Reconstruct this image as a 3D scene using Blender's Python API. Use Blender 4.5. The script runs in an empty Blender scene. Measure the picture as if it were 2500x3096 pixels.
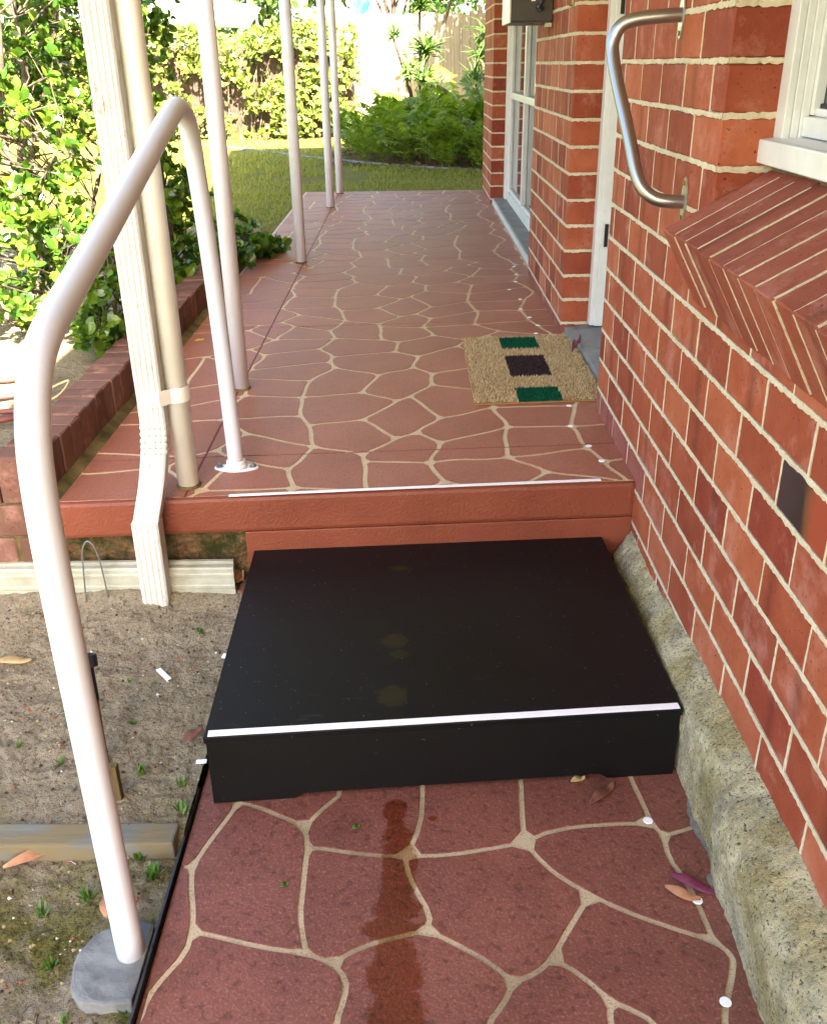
import bpy, bmesh, math, random
import numpy as np
from mathutils import Vector, Matrix, noise as mnoise
random.seed(7); rng = np.random.default_rng(11)
S = bpy.context.scene; COL = S.collection

# ------------------------------------------------------------------ camera
cam = bpy.data.cameras.new('camera'); co = bpy.data.objects.new('camera', cam); COL.objects.link(co)
pitch, yaw, roll = -0.4458, -0.0040, -0.0144
fw = Vector((math.sin(yaw)*math.cos(pitch), math.cos(yaw)*math.cos(pitch), math.sin(pitch)))
rt = Vector((math.cos(yaw), -math.sin(yaw), 0)); up = rt.cross(fw)
rr = rt*math.cos(roll) + up*math.sin(roll); uu = -rt*math.sin(roll) + up*math.cos(roll)
mw = Matrix((rr, uu, -fw)).transposed().to_4x4(); mw.translation = (-0.6816, -2.6748, 1.1869)
co.matrix_world = mw
cam.sensor_fit = 'VERTICAL'; cam.sensor_height = 24.0; cam.lens = 2838.0/3096.0*24.0
cam.clip_start = 0.02; cam.clip_end = 2000
S.camera = co

# ------------------------------------------------------------------ sky, sun, exposure
SUN = Vector((0.62, -3.3, 2.75)).normalized()           # towards the sun
elev = math.asin(SUN.z); azim = math.atan2(SUN.x, SUN.y)
world = bpy.data.worlds.new('World'); S.world = world; world.use_nodes = True
wn = world.node_tree.nodes; wl = world.node_tree.links
sky = wn.new('ShaderNodeTexSky'); sky.sky_type = 'NISHITA'; sky.sun_disc = False
sky.sun_elevation = elev; sky.sun_rotation = azim; sky.air_density = 1.0; sky.dust_density = 2.8; sky.ozone_density = 0.8
bg = wn['Background']; wl.new(sky.outputs[0], bg.inputs[0]); bg.inputs[1].default_value = 0.078
sl = bpy.data.lights.new('sun', 'SUN'); sl.energy = 5.0; sl.angle = math.radians(0.55); sl.color = (1.0, 0.94, 0.84)
so = bpy.data.objects.new('sun', sl); COL.objects.link(so); so.rotation_euler = (-SUN).to_track_quat('-Z', 'Y').to_euler()
vs = S.view_settings; vs.view_transform = 'Standard'; vs.look = 'None'; vs.exposure = 3.66; vs.gamma = 1.0; vs.use_curve_mapping = False
S.cycles.use_denoising = True
S.cycles.max_bounces = 8; S.cycles.diffuse_bounces = 5; S.cycles.glossy_bounces = 3; S.cycles.transmission_bounces = 4
S.cycles.transparent_max_bounces = 8; S.cycles.caustics_reflective = False; S.cycles.caustics_refractive = False
S.cycles.sample_clamp_indirect = 6.0

# ------------------------------------------------------------------ helpers
WO = {}
def link(o, parent=None, origin=(0, 0, 0)):
    COL.objects.link(o)
    o.location = origin
    WO[o.name] = Vector(origin)
    if parent is not None:
        po = WO[parent.name]; o.parent = parent
        o.location = Vector(origin) - po
    return o
def tag(o, label, cat, group=None):
    o['label'] = label; o['category'] = cat
    if group: o['group'] = group
    return o
def thing(name, label, cat, loc, group=None):
    o = bpy.data.objects.new(name, None); o.empty_display_size = 0.05; link(o, None, loc)
    return tag(o, label, cat, group)
def mesh(name, V, F, mats, midx=None, smooth=False):
    me = bpy.data.meshes.new(name)
    me.from_pydata([tuple(v) for v in V], [], F)
    for m in (mats if isinstance(mats, (list, tuple)) else [mats]): me.materials.append(m)
    if midx is not None: me.polygons.foreach_set('material_index', midx)
    if smooth: me.polygons.foreach_set('use_smooth', [True]*len(me.polygons))
    me.update(); return me
def part(name, V, F, mats, parent=None, origin=None, midx=None, smooth=False, bev=0.0):
    """V in world coordinates; origin defaults to the parent's (or the mesh's base centre)."""
    V = np.array(V, float)
    if origin is None:
        if parent is not None: origin = WO[parent.name]
        else:
            a, b = V.min(0), V.max(0); origin = ((a[0]+b[0])/2, (a[1]+b[1])/2, a[2])
    me = mesh(name, V-np.array(origin, float), F, mats, midx, smooth)
    o = bpy.data.objects.new(name, me)
    link(o, parent, tuple(origin))
    if bev > 0: bevel(me, bev)
    return o
def bevel(me, w, seg=2, ang=0.6):
    bm = bmesh.new(); bm.from_mesh(me)
    es = [e for e in bm.edges if len(e.link_faces) == 2 and e.calc_face_angle(0) > ang]
    bmesh.ops.bevel(bm, geom=es, offset=w, segments=seg, profile=0.6, affect='EDGES', clamp_overlap=True)
    bm.to_mesh(me); bm.free()
def structure(o): o['kind'] = 'structure'; return o
def stuff(o): o['kind'] = 'stuff'; return o
def box(x0, x1, y0, y1, z0, z1):
    V = [(x0,y0,z0),(x1,y0,z0),(x1,y1,z0),(x0,y1,z0),(x0,y0,z1),(x1,y0,z1),(x1,y1,z1),(x0,y1,z1)]
    F = [(0,3,2,1),(4,5,6,7),(0,1,5,4),(1,2,6,5),(2,3,7,6),(3,0,4,7)]
    return V, F
def merge(*vf):
    V, F = [], []
    for v, f in vf:
        n = len(V); V += [tuple(p) for p in v]; F += [tuple(i+n for i in q) for q in f]
    return V, F
def prism(poly, z0, z1):
    n = len(poly)
    V = [(p[0], p[1], z0) for p in poly] + [(p[0], p[1], z1) for p in poly]
    F = [tuple(range(n-1, -1, -1)), tuple(range(n, 2*n))] + [(i, (i+1) % n, n+(i+1) % n, n+i) for i in range(n)]
    return V, F
def catmull(P, n=8):
    P = [np.array(p, float) for p in P]; out = []
    for i in range(len(P)-1):
        p0 = P[i-1] if i else 2*P[0]-P[1]; p1, p2 = P[i], P[i+1]; p3 = P[i+2] if i+2 < len(P) else 2*P[-1]-P[-2]
        for k in range(n):
            t = k/n
            out.append(0.5*((2*p1)+(p2-p0)*t+(2*p0-5*p1+4*p2-p3)*t*t+(3*p1-p0-3*p2+p3)*t**3))
    out.append(P[-1]); return out
def tube(P, r, n=16, cap=True):
    P = [Vector(p) for p in P]; R = r if isinstance(r, (list, tuple)) else [r]*len(P)
    V, F = [], []
    t = (P[1]-P[0]).normalized(); a = Vector((1, 0, 0)) if abs(t.x) < 0.8 else Vector((0, 1, 0))
    u = t.cross(a).normalized()
    for i, p in enumerate(P):
        t2 = (P[min(i+1, len(P)-1)]-P[max(i-1, 0)]).normalized()
        u = (u - t2*u.dot(t2)).normalized(); v = t2.cross(u)
        for k in range(n):
            an = 2*math.pi*k/n; V.append(tuple(p + (u*math.cos(an)+v*math.sin(an))*R[i]))
    for i in range(len(P)-1):
        for k in range(n): F.append((i*n+k, i*n+(k+1) % n, (i+1)*n+(k+1) % n, (i+1)*n+k))
    if cap:
        F.append(tuple(range(n-1, -1, -1))); F.append(tuple((len(P)-1)*n+k for k in range(n)))
    return V, F
def lathe(prof, c=(0, 0, 0), n=24):
    V, F = [], []
    for r, z in prof:
        for k in range(n):
            a = 2*math.pi*k/n; V.append((c[0]+r*math.cos(a), c[1]+r*math.sin(a), c[2]+z))
    for i in range(len(prof)-1):
        for k in range(n): F.append((i*n+k, i*n+(k+1) % n, (i+1)*n+(k+1) % n, (i+1)*n+k))
    F.append(tuple(range(n-1, -1, -1))); F.append(tuple((len(prof)-1)*n+k for k in range(n)))
    return V, F
def npmesh(name, V, F, mats, smooth=False):
    """fast mesh from numpy arrays; F is (n,3) or (n,4)."""
    V = np.asarray(V, np.float32).reshape(-1, 3); F = np.asarray(F, np.int32)
    k = F.shape[1]; me = bpy.data.meshes.new(name)
    me.vertices.add(len(V)); me.vertices.foreach_set('co', V.ravel())
    me.loops.add(F.size); me.loops.foreach_set('vertex_index', F.ravel())
    me.polygons.add(len(F)); me.polygons.foreach_set('loop_start', np.arange(0, F.size, k, dtype=np.int32))
    me.polygons.foreach_set('loop_total', np.full(len(F), k, np.int32))
    if smooth: me.polygons.foreach_set('use_smooth', np.ones(len(F), bool))
    me.update(calc_edges=True)
    for m in (mats if isinstance(mats, (list, tuple)) else [mats]): me.materials.append(m)
    return me
def nz(x, y, z=0.0, s=1.0): return mnoise.noise(Vector((x*s, y*s, z*s)))

# ------------------------------------------------------------------ materials
def hexl(r, g, b):
    f = lambda c: (c/12.92 if c <= 0.04045 else ((c+0.055)/1.055)**2.4)
    return (f(r/255), f(g/255), f(b/255), 1)
class Mat:
    def __init__(s, name, rough=0.6, spec=0.4):
        s.m = bpy.data.materials.new(name); s.m.use_nodes = True
        s.n = s.m.node_tree.nodes; s.l = s.m.node_tree.links; s.b = s.n['Principled BSDF']
        s.b.inputs['Roughness'].default_value = rough; s.b.inputs['Specular IOR Level'].default_value = spec
        s.geo = None; s.oi = None; s.tc = None
    def node(s, t, **kw):
        n = s.n.new(t)
        for k, v in kw.items(): setattr(n, k, v)
        return n
    def pos(s):
        if s.geo is None: s.geo = s.node('ShaderNodeNewGeometry')
        return s.geo.outputs['Position']
    def obj(s):
        if s.tc is None: s.tc = s.node('ShaderNodeTexCoord')
        return s.tc.outputs['Object']
    def rand(s):
        if s.oi is None: s.oi = s.node('ShaderNodeObjectInfo')
        return s.oi.outputs['Random']
    def math(s, op, a, b=None, c=None):
        n = s.node('ShaderNodeMath', operation=op)
        for i, v in enumerate((a, b, c)):
            if v is None: continue
            if isinstance(v, (int, float)): n.inputs[i].default_value = v
            else: s.l.new(v, n.inputs[i])
        return n.outputs[0]
    def noise(s, scale, detail=4, rough=0.55, vec=None, off=None, sx=None):
        n = s.node('ShaderNodeTexNoise'); n.inputs['Scale'].default_value = scale; n.inputs['Detail'].default_value = detail; n.inputs['Roughness'].default_value = rough
        v = vec if vec is not None else s.pos()
        if sx is not None or off is not None:
            mp = s.node('ShaderNodeMapping'); s.l.new(v, mp.inputs[0])
            if sx is not None: mp.inputs['Scale'].default_value = sx
            if off is not None:
                cb = s.node('ShaderNodeCombineXYZ'); k = s.math('MULTIPLY', off, 37.0)
                for i in range(3): s.l.new(k, cb.inputs[i])
                s.l.new(cb.outputs[0], mp.inputs['Location'])
            v = mp.outputs[0]
        s.l.new(v, n.inputs['Vector']); return n.outputs['Fac']
    def ramp(s, fac, stops, interp='LINEAR'):
        n = s.node('ShaderNodeValToRGB'); n.color_ramp.interpolation = interp
        e = n.color_ramp.elements
        while len(e) < len(stops): e.new(0.5)
        for i, (p, c) in enumerate(stops):
            e[i].position = p; e[i].color = c if not isinstance(c, (int, float)) else (c, c, c, 1)
        if isinstance(fac, (int, float)): n.inputs[0].default_value = fac
        else: s.l.new(fac, n.inputs[0])
        return n.outputs[0]
    def mix(s, fac, a, b, blend='MIX'):
        n = s.node('ShaderNodeMix', data_type='RGBA', blend_type=blend)
        for sock, v in ((n.inputs[0], fac), (n.inputs[6], a), (n.inputs[7], b)):
            if isinstance(v, (int, float)): sock.default_value = v
            elif isinstance(v, tuple): sock.default_value = v
            else: s.l.new(v, sock)
        return n.outputs[2]
    def color(s, c):
        if isinstance(c, tuple): s.b.inputs['Base Color'].default_value = c
        else: s.l.new(c, s.b.inputs['Base Color'])
        return s
    def rough(s, r): s.l.new(r, s.b.inputs['Roughness']); return s
    def bump(s, h, strength=0.3, dist=0.01):
        n = s.node('ShaderNodeBump'); n.inputs['Strength'].default_value = strength; n.inputs['Distance'].default_value = dist
        s.l.new(h, n.inputs['Height']); s.l.new(n.outputs[0], s.b.inputs['Normal']); return s
    def spots(s, lst, wob=0.024, nscale=34):
        """mask of rounded stains: (x, y, radius x, radius y)."""
        sep = s.node('ShaderNodeSeparateXYZ'); s.l.new(s.pos(), sep.inputs[0])
        nn = s.math('MULTIPLY', s.math('SUBTRACT', s.noise(nscale, 5, 0.7), 0.5), wob/0.02)
        out = None
        for x, y, rx, ry in lst:
            dx = s.math('DIVIDE', s.math('SUBTRACT', sep.outputs[0], x), rx); dy = s.math('DIVIDE', s.math('SUBTRACT', sep.outputs[1], y), ry)
            d = s.math('SQRT', s.math('ADD', s.math('MULTIPLY', dx, dx), s.math('MULTIPLY', dy, dy)))
            v = s.math('ADD', d, nn)
            mr = s.node('ShaderNodeMapRange', interpolation_type='SMOOTHSTEP'); s.l.new(v, mr.inputs[0])
            mr.inputs[1].default_value = 1.12; mr.inputs[2].default_value = 0.86
            out = mr.outputs[0] if out is None else s.math('MAXIMUM', out, mr.outputs[0])
        return out

# bricks of the house
def brick_mat(name, stops, dark=True):
    M = Mat(name, 0.75, 0.25); r = M.rand()
    base = M.ramp(r, stops)
    n1 = M.noise(9, 4, 0.6, vec=M.obj(), off=r); n2 = M.noise(60, 4, 0.65, vec=M.obj(), off=r)
    c = M.mix(M.ramp(n1, [(0.35, 0), (0.7, 1)]), base, M.mix(1.0, base, (0.80, 0.62, 0.56, 1), 'MULTIPLY'))
    c = M.mix(M.math('MULTIPLY', M.ramp(n2, [(0.55, 0), (0.75, 1)]), 0.35), c, M.mix(1.0, c, (1.25, 1.25, 1.2, 1), 'MULTIPLY'))
    # mortar smears and pale bloom
    bl = M.noise(7, 5, 0.7, vec=M.obj(), off=r)
    c = M.mix(M.math('MULTIPLY', M.ramp(bl, [(0.54, 0), (0.72, 1)]), 0.45), c, hexl(196, 140, 124))
    # kiln marks: a dark upright band on some bricks
    sp_ = M.node('ShaderNodeSeparateXYZ'); M.l.new(M.obj(), sp_.inputs[0])
    off = M.math('MULTIPLY', M.math('SUBTRACT', M.math('FRACT', M.math('MULTIPLY', r, 17.3)), 0.5), 0.2)
    dd = M.math('ADD', M.math('ABSOLUTE', M.math('SUBTRACT', sp_.outputs[1], off)), M.math('MULTIPLY', M.math('SUBTRACT', n1, 0.5), 0.03))
    on_ = M.math('GREATER_THAN', M.math('FRACT', M.math('MULTIPLY', r, 43.7)), 0.74)
    c = M.mix(M.math('MULTIPLY', M.math('MULTIPLY', M.ramp(dd, [(0.0, 1), (0.035, 0)]), on_), 0.6), c, M.mix(1.0, c, (0.42, 0.42, 0.42, 1), 'MULTIPLY'))
    # fine pits
    pit = M.noise(140, 2, 0.5, vec=M.obj(), off=r)
    c = M.mix(M.ramp(pit, [(0.27, 1), (0.33, 0)]), c, hexl(70, 25, 18))
    M.color(c); M.bump(M.math('ADD', M.math('MULTIPLY', n2, 0.6), pit), 0.35, 0.003)
    return M.m
M_brick = brick_mat('brick_red', [(0.0, hexl(136, 65, 43)), (0.16, hexl(156, 79, 51)), (0.34, hexl(172, 96, 63)), (0.5, hexl(146, 71, 46)), (0.66, hexl(164, 86, 56)), (0.82, hexl(140, 68, 46)), (1.0, hexl(180, 106, 74))])
M_brickdk = brick_mat('brick_dark', [(0.0, hexl(132, 58, 40)), (0.5, hexl(138, 62, 42)), (1.0, hexl(146, 66, 44))])
M_sillbrick = brick_mat('brick_sill', [(0.0, hexl(138, 74, 58)), (0.5, hexl(146, 80, 62)), (1.0, hexl(154, 84, 64))])
M_gbrick = brick_mat('brick_garden', [(0.0, hexl(100, 72, 60)), (0.5, hexl(110, 79, 66)), (1.0, hexl(122, 90, 78))])
M_pbrick = brick_mat('brick_painted', [(0.0, hexl(140, 80, 70)), (1.0, hexl(148, 86, 76))])
# one over-fired brick: half of it purple black
M = Mat('brick_burnt', 0.6, 0.3); sp = M.node('ShaderNodeSeparateXYZ'); M.l.new(M.obj(), sp.inputs[0])
g = M.math('ADD', sp.outputs[1], M.math('MULTIPLY', M.math('SUBTRACT', M.noise(14, 4, vec=M.obj()), 0.5), 0.06))
M.color(M.mix(M.ramp(g, [(0.5, 0), (0.53, 1)]), hexl(176, 70, 44), hexl(84, 58, 62)))
M.color(M.ramp(M.math('ADD', M.math('MULTIPLY', g, 4.0), 0.5), [(0.30, hexl(150, 66, 42)), (0.42, hexl(110, 66, 38)), (0.50, hexl(48, 33, 31)), (0.8, hexl(62, 42, 42))]))
M_burnt = M.m

M = Mat('mortar', 0.9, 0.2); n = M.noise(120, 5, 0.7); n2 = M.noise(14, 4)
M.color(M.mix(M.ramp(n2, [(0.3, 0), (0.7, 1)]), hexl(214, 190, 146), hexl(232, 214, 178)))
M.color(M.mix(M.math('MULTIPLY', M.ramp(n, [(0.36, 1), (0.45, 0)]), 0.5), M.mix(M.ramp(n2, [(0.3, 0), (0.7, 1)]), hexl(196, 178, 146), hexl(216, 202, 174)), hexl(150, 120, 80)))
M.bump(n, 0.6, 0.004); M_mortar = M.m
M = Mat('mortar_dirty', 0.9, 0.2); n = M.noise(90, 5, 0.7); n2 = M.noise(10, 5)
M.color(M.mix(M.ramp(n2, [(0.35, 0), (0.65, 1)]), hexl(120, 104, 66), hexl(70, 62, 34))); M.bump(n, 0.8, 0.006); M_mortar_d = M.m

# stencilled paving
WET = [(-0.738, -1.045, 0.020, 0.022), (-0.733, -1.12, 0.034, 0.03), (-0.729, -1.19, 0.036, 0.03), (-0.737, -1.385, 0.040, 0.035), (-0.70, -1.16, 0.012, 0.03), (-0.740, -1.004, 0.028, 0.040), (-0.735, -1.085, 0.033, 0.032), (-0.731, -1.155, 0.040, 0.046), (-0.732, -1.225, 0.038, 0.04), (-0.735, -1.285, 0.050, 0.036), (-0.745, -1.335, 0.056, 0.03), (-0.735, -1.44, 0.054, 0.055), (-0.730, -1.53, 0.054, 0.07), (-0.655, -1.03, 0.010, 0.008)]
def paving_mat(name, a, b, wet=False, grain=420):
    M = Mat(name, 0.44, 0.4)
    g1 = M.noise(grain, 3, 0.75); g2 = M.noise(3.0, 5, 0.6); g3 = M.noise(grain*0.37, 2, 0.5)
    c = M.mix(M.ramp(g2, [(0.3, 0), (0.7, 1)]), a, b)
    c = M.mix(M.math('MULTIPLY', M.rand(), 0.5), c, M.mix(1.0, c, (0.8, 0.78, 0.78, 1), 'MULTIPLY'))
    c = M.mix(M.math('MULTIPLY', M.ramp(g1, [(0.52, 0), (0.68, 1)]), 0.45), c, M.mix(0.5, c, hexl(205, 160, 150)))
    c = M.mix(M.math('MULTIPLY', M.ramp(g3, [(0.32, 1), (0.44, 0)]), 0.65), c, M.mix(1.0, c, (0.45, 0.42, 0.42, 1), 'MULTIPLY'))
    rough = None
    if wet:
        w = M.spots(WET); c = M.mix(M.math('MULTIPLY', w, 0.92), c, M.mix(1.0, c, (0.60, 0.32, 0.15, 1), 'MULTIPLY'))
        soil = M.math('MULTIPLY', M.ramp(M.noise(5.5, 5, 0.65), [(0.48, 0), (0.66, 1)]), 0.55)
        c = M.mix(soil, c, M.mix(1.0, c, (0.62, 0.60, 0.56, 1), 'MULTIPLY'))
        M.rough(M.math('SUBTRACT', 0.55, M.math('MULTIPLY', w, 0.22)))
    M.color(c); M.bump(M.math('ADD', g1, g3), 0.5, 0.003); return M.m
M_stone = paving_mat('porch_paint', hexl(150, 87, 65), hexl(168, 103, 80))
M_stone_lo = paving_mat('path_paint', hexl(114, 67, 55), hexl(134, 80, 66), wet=True, grain=150)
def joint_mat(name, a, b, wet=False):
    M = Mat(name, 0.7, 0.3); g1 = M.noise(190, 3, 0.75); g2 = M.noise(6, 4)
    c = M.mix(M.ramp(g2, [(0.35, 0), (0.7, 1)]), a, b)
    c = M.mix(M.math('MULTIPLY', M.ramp(g1, [(0.36, 1), (0.47, 0)]), 0.55), c, hexl(104, 86, 66))
    if wet:
        w = M.spots(WET); c = M.mix(w, c, M.mix(1.0, c, (0.58, 0.44, 0.28, 1), 'MULTIPLY'))
        c = M.mix(M.math('MULTIPLY', M.ramp(M.noise(4.5, 5, 0.65), [(0.50, 0), (0.62, 1)]), 0.6), c, M.mix(1.0, c, (0.5, 0.46, 0.42, 1), 'MULTIPLY'))
    M.color(c); M.bump(g1, 0.5, 0.003); return M.m
M_joint = joint_mat('porch_joint', hexl(202, 178, 140), hexl(218, 196, 160))
M_joint_lo = joint_mat('path_joint', hexl(186, 166, 134), hexl(204, 184, 152), wet=True)
M = Mat('riser_paint', 0.5, 0.4); n = M.noise(120, 3, 0.5); n2 = M.noise(5, 4)
M.color(M.mix(M.ramp(n2, [(0.3, 0), (0.7, 1)]), hexl(116, 56, 36), hexl(130, 66, 44))); M.bump(n, 0.38, 0.006); M_riser = M.m
M = Mat('groove_paint', 0.7); M.color(hexl(112, 48, 40)); M_groove = M.m

def plain(name, c, rough=0.5, spec=0.4, metal=0.0, nscale=0, c2=None, bump=0.0, bscale=60, stretch=None):
    M = Mat(name, rough, spec); M.b.inputs['Metallic'].default_value = metal
    if nscale: M.color(M.mix(M.ramp(M.noise(nscale, 5, 0.6, sx=stretch), [(0.35, 0), (0.65, 1)]), c, c2))
    else: M.color(c)
    if bump: M.bump(M.noise(bscale, 4, 0.6, sx=stretch), bump, 0.003)
    return M.m
M_white = plain('white_paint', hexl(238, 241, 246), 0.32, 0.5, nscale=3, c2=hexl(226, 226, 230), bump=0.06, bscale=220)
M_rail = plain('white_powdercoat', hexl(214, 218, 228), 0.36, 0.5, nscale=30, c2=hexl(209, 213, 223), bump=0.12, bscale=14, stretch=(9, 9, 0.15))
M_cream = plain('cream_gloss', hexl(242, 238, 226), 0.34, 0.5, nscale=4, c2=hexl(230, 225, 212), bump=0.08, bscale=60)
M = Mat('cream_flaking', 0.42, 0.45); nn = M.noise(34, 6, 0.7, sx=(1, 1, 0.35)); n3 = M.noise(8, 5, 0.6)
M.color(M.mix(M.ramp(nn, [(0.60, 0), (0.68, 1)]), M.mix(M.ramp(n3, [(0.3, 0), (0.7, 1)]), hexl(204, 202, 196), hexl(190, 187, 178)), hexl(146, 140, 118))); M.bump(nn, 0.5, 0.003); M_dpipe = M.m
M_tape = plain('white_tape', hexl(252, 252, 252), 0.4, 0.4, nscale=40, c2=hexl(246, 246, 248))
M_plank = plain('cream_pvc', hexl(176, 174, 158), 0.4, 0.45, nscale=14, c2=hexl(152, 149, 128))
M_steel = Mat('brushed_steel', 0.33).color((0.36, 0.355, 0.36, 1)); M_steel.b.inputs['Metallic'].default_value = 1.0
M_steel.bump(M_steel.noise(60, 3, 0.6, vec=M_steel.obj(), sx=(14, 14, 0.4)), 0.06, 0.001); M_steel = M_steel.m
M_bolt = plain('galvanised_bolt', hexl(150, 156, 160), 0.4, 0.5, 0.8, nscale=90, c2=hexl(110, 104, 96))
M_screw = plain('brass_screw', hexl(150, 128, 70), 0.4, 0.5, 0.8)
M_alu = plain('grey_alloy_flange', hexl(190, 190, 178), 0.35, 0.5, 0.6, nscale=30, c2=hexl(160, 158, 140))
M_joinery = plain('white_joinery', hexl(224, 222, 216), 0.35, 0.45, nscale=9, c2=hexl(212, 209, 200), bump=0.1, bscale=90)
M_black = plain('black_hinge', hexl(24, 22, 22), 0.45)
M_plastic = plain('black_plastic', hexl(26, 30, 36), 0.4, 0.5, nscale=30, c2=hexl(40, 44, 50))
M = Mat('step_paint', 0.36, 0.22); DW = M.spots([(-0.734, -0.196, 0.024, 0.016), (-0.743, -0.590, 0.033, 0.034), (-0.730, -0.652, 0.026, 0.018), (-0.747, -0.830, 0.034, 0.040)], wob=0.022, nscale=45)
sc = M.noise(2.2, 5, 0.7, sx=(1, 3, 1)); dust = M.noise(150, 2, 0.5)
c = M.mix(M.ramp(sc, [(0.3, 0), (0.7, 1)]), hexl(8, 9, 12), hexl(13, 15, 19))
c = M.mix(M.ramp(dust, [(0.735, 0), (0.76, 1)]), c, hexl(120, 120, 118)); scf = M.noise(26, 4, 0.75, sx=(0.25, 1, 1)); c = M.mix(M.math('MULTIPLY', M.ramp(scf, [(0.64, 0), (0.76, 1)]), 0.13), c, hexl(110, 110, 112))
M.color(M.mix(DW, c, hexl(35, 31, 16))); M.rough(M.math('ADD', 0.34, M.math('MULTIPLY', sc, 0.18))); M.bump(M.noise(180, 3, 0.5), 0.12, 0.002); M_step = M.m
M = Mat('step_front_paint', 0.5, 0.25); dust = M.noise(120, 2, 0.5); M.color(M.mix(M.ramp(dust, [(0.75, 0), (0.78, 1)]), hexl(8, 8, 8), hexl(90, 90, 88))); M.bump(M.noise(90, 4, 0.6, sx=(0.2, 1, 1)), 0.25, 0.002); M_stepf = M.m
M_stub = plain('step_edge', hexl(44, 45, 48), 0.6)
def leafm(name, stops, rough=0.38, trans=0.35, tcol=None):
    M = Mat(name, rough, 0.45); r = M.rand(); n = M.node('ShaderNodeTexNoise'); n.inputs['Scale'].default_value = 9; n.inputs['Detail'].default_value = 3; M.l.new(M.pos(), n.inputs['Vector'])
    wn_ = M.node('ShaderNodeTexWhiteNoise', noise_dimensions='1D') ; M.l.new(M.math('ADD', M.node('ShaderNodeNewGeometry').outputs['Random Per Island'], r), wn_.inputs['W'])
    f = M.math('ADD', M.math('MULTIPLY', wn_.outputs['Value'], 0.65), M.math('MULTIPLY', n.outputs['Fac'], 0.35))
    c = M.ramp(f, stops); M.color(c)
    tr = M.node('ShaderNodeBsdfTranslucent'); M.l.new(M.mix(1.0, c, tcol or (1.5, 1.5, 0.55, 1), 'MULTIPLY'), tr.inputs[0])
    mx = M.node('ShaderNodeMixShader'); mx.inputs[0].default_value = trans
    M.l.new(M.b.outputs[0], mx.inputs[1]); M.l.new(tr.outputs[0], mx.inputs[2]); M.l.new(mx.outputs[0], M.n['Material Output'].inputs[0]); return M.m
M_leaf = leafm('shrub_leaf', [(0.1, (0.018, 0.055, 0.008, 1)), (0.4, (0.06, 0.13, 0.014, 1)), (0.7, (0.13, 0.21, 0.022, 1)), (1.0, (0.25, 0.29, 0.045, 1))], 0.26, 0.42)
M_hedge = leafm('hedge_leaf', [(0.1, (0.05, 0.085, 0.012, 1)), (0.45, (0.14, 0.19, 0.025, 1)), (0.85, (0.24, 0.25, 0.05, 1)), (1.0, (0.20, 0.12, 0.04, 1))], 0.4, 0.3)
M_fern = leafm('fern_leaf', [(0.1, (0.06, 0.11, 0.012, 1)), (0.5, (0.16, 0.23, 0.022, 1)), (0.9, (0.27, 0.33, 0.04, 1)), (1.0, (0.2, 0.16, 0.05, 1))], 0.45, 0.35)
M_tree = leafm('tree_leaf', [(0.1, (0.03, 0.07, 0.012, 1)), (0.6, (0.08, 0.14, 0.025, 1)), (1.0, (0.14, 0.18, 0.05, 1))], 0.45, 0.35)
M_strap = leafm('strap_leaf', [(0.1, (0.05, 0.10, 0.02, 1)), (0.6, (0.10, 0.17, 0.04, 1)), (1.0, (0.16, 0.20, 0.06, 1))], 0.4, 0.3)
M_grassb = leafm('grass_blade', [(0.1, (0.13, 0.15, 0.022, 1)), (0.5, (0.23, 0.25, 0.035, 1)), (0.9, (0.34, 0.31, 0.06, 1)), (1.0, (0.38, 0.30, 0.11, 1))], 0.5, 0.3)
M_weed = leafm('weed_leaf', [(0.1, (0.05, 0.13, 0.02, 1)), (1.0, (0.14, 0.24, 0.04, 1))], 0.4, 0.3)
def bark(name, a, b):
    M = Mat(name, 0.85, 0.2); n = M.noise(40, 5, 0.65, sx=(1, 1, 0.3)); M.color(M.mix(M.ramp(n, [(0.35, 0), (0.65, 1)]), a, b)); M.bump(n, 0.6, 0.008); return M.m
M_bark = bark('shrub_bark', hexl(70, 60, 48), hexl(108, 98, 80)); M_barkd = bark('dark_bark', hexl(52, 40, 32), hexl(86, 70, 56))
def soil(name, a, b, c3=None, moss=0.0):
    M = Mat(name, 0.95, 0.15); n1 = M.noise(16, 6, 0.7); n2 = M.noise(110, 5, 0.75); n3 = M.noise(3.5, 4, 0.6); n4 = M.noise(45, 4, 0.65)
    c = M.mix(M.ramp(n1, [(0.35, 0), (0.65, 1)]), a, b)
    c = M.mix(M.math('MULTIPLY', M.ramp(n2, [(0.36, 1), (0.47, 0)]), 0.75), c, hexl(66, 56, 42))
    c = M.mix(M.math('MULTIPLY', M.ramp(n4, [(0.58, 0), (0.72, 1)]), 0.35), c, hexl(186, 172, 144))
    if moss:
        sep = M.node('ShaderNodeSeparateXYZ'); M.l.new(M.pos(), sep.inputs[0])
        mr = M.node('ShaderNodeMapRange'); M.l.new(sep.outputs[1], mr.inputs[0]); mr.inputs[1].default_value = -0.9; mr.inputs[2].default_value = -1.35; mr.inputs[3].default_value = 0.12
        mk = M.math('MULTIPLY', M.ramp(M.math('ADD', M.math('MULTIPLY', n3, 0.6), M.math('MULTIPLY', n1, 0.4)), [(0.46, 0), (0.56, 1)]), mr.outputs[0])
        c = M.mix(M.math('MULTIPLY', mk, moss), c, M.mix(M.ramp(n2, [(0.4, 0), (0.6, 1)]), hexl(62, 58, 14), hexl(116, 110, 40)))
    M.color(c); M.bump(M.math('ADD', n2, M.math('MULTIPLY', n4, 1.4)), 0.9, 0.012); return M.m
M_sand = soil('grey_sand', hexl(136, 123, 101), hexl(160, 146, 122), moss=0.9)
M_bed = soil('bed_soil', hexl(150, 138, 110), hexl(120, 104, 78))
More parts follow.
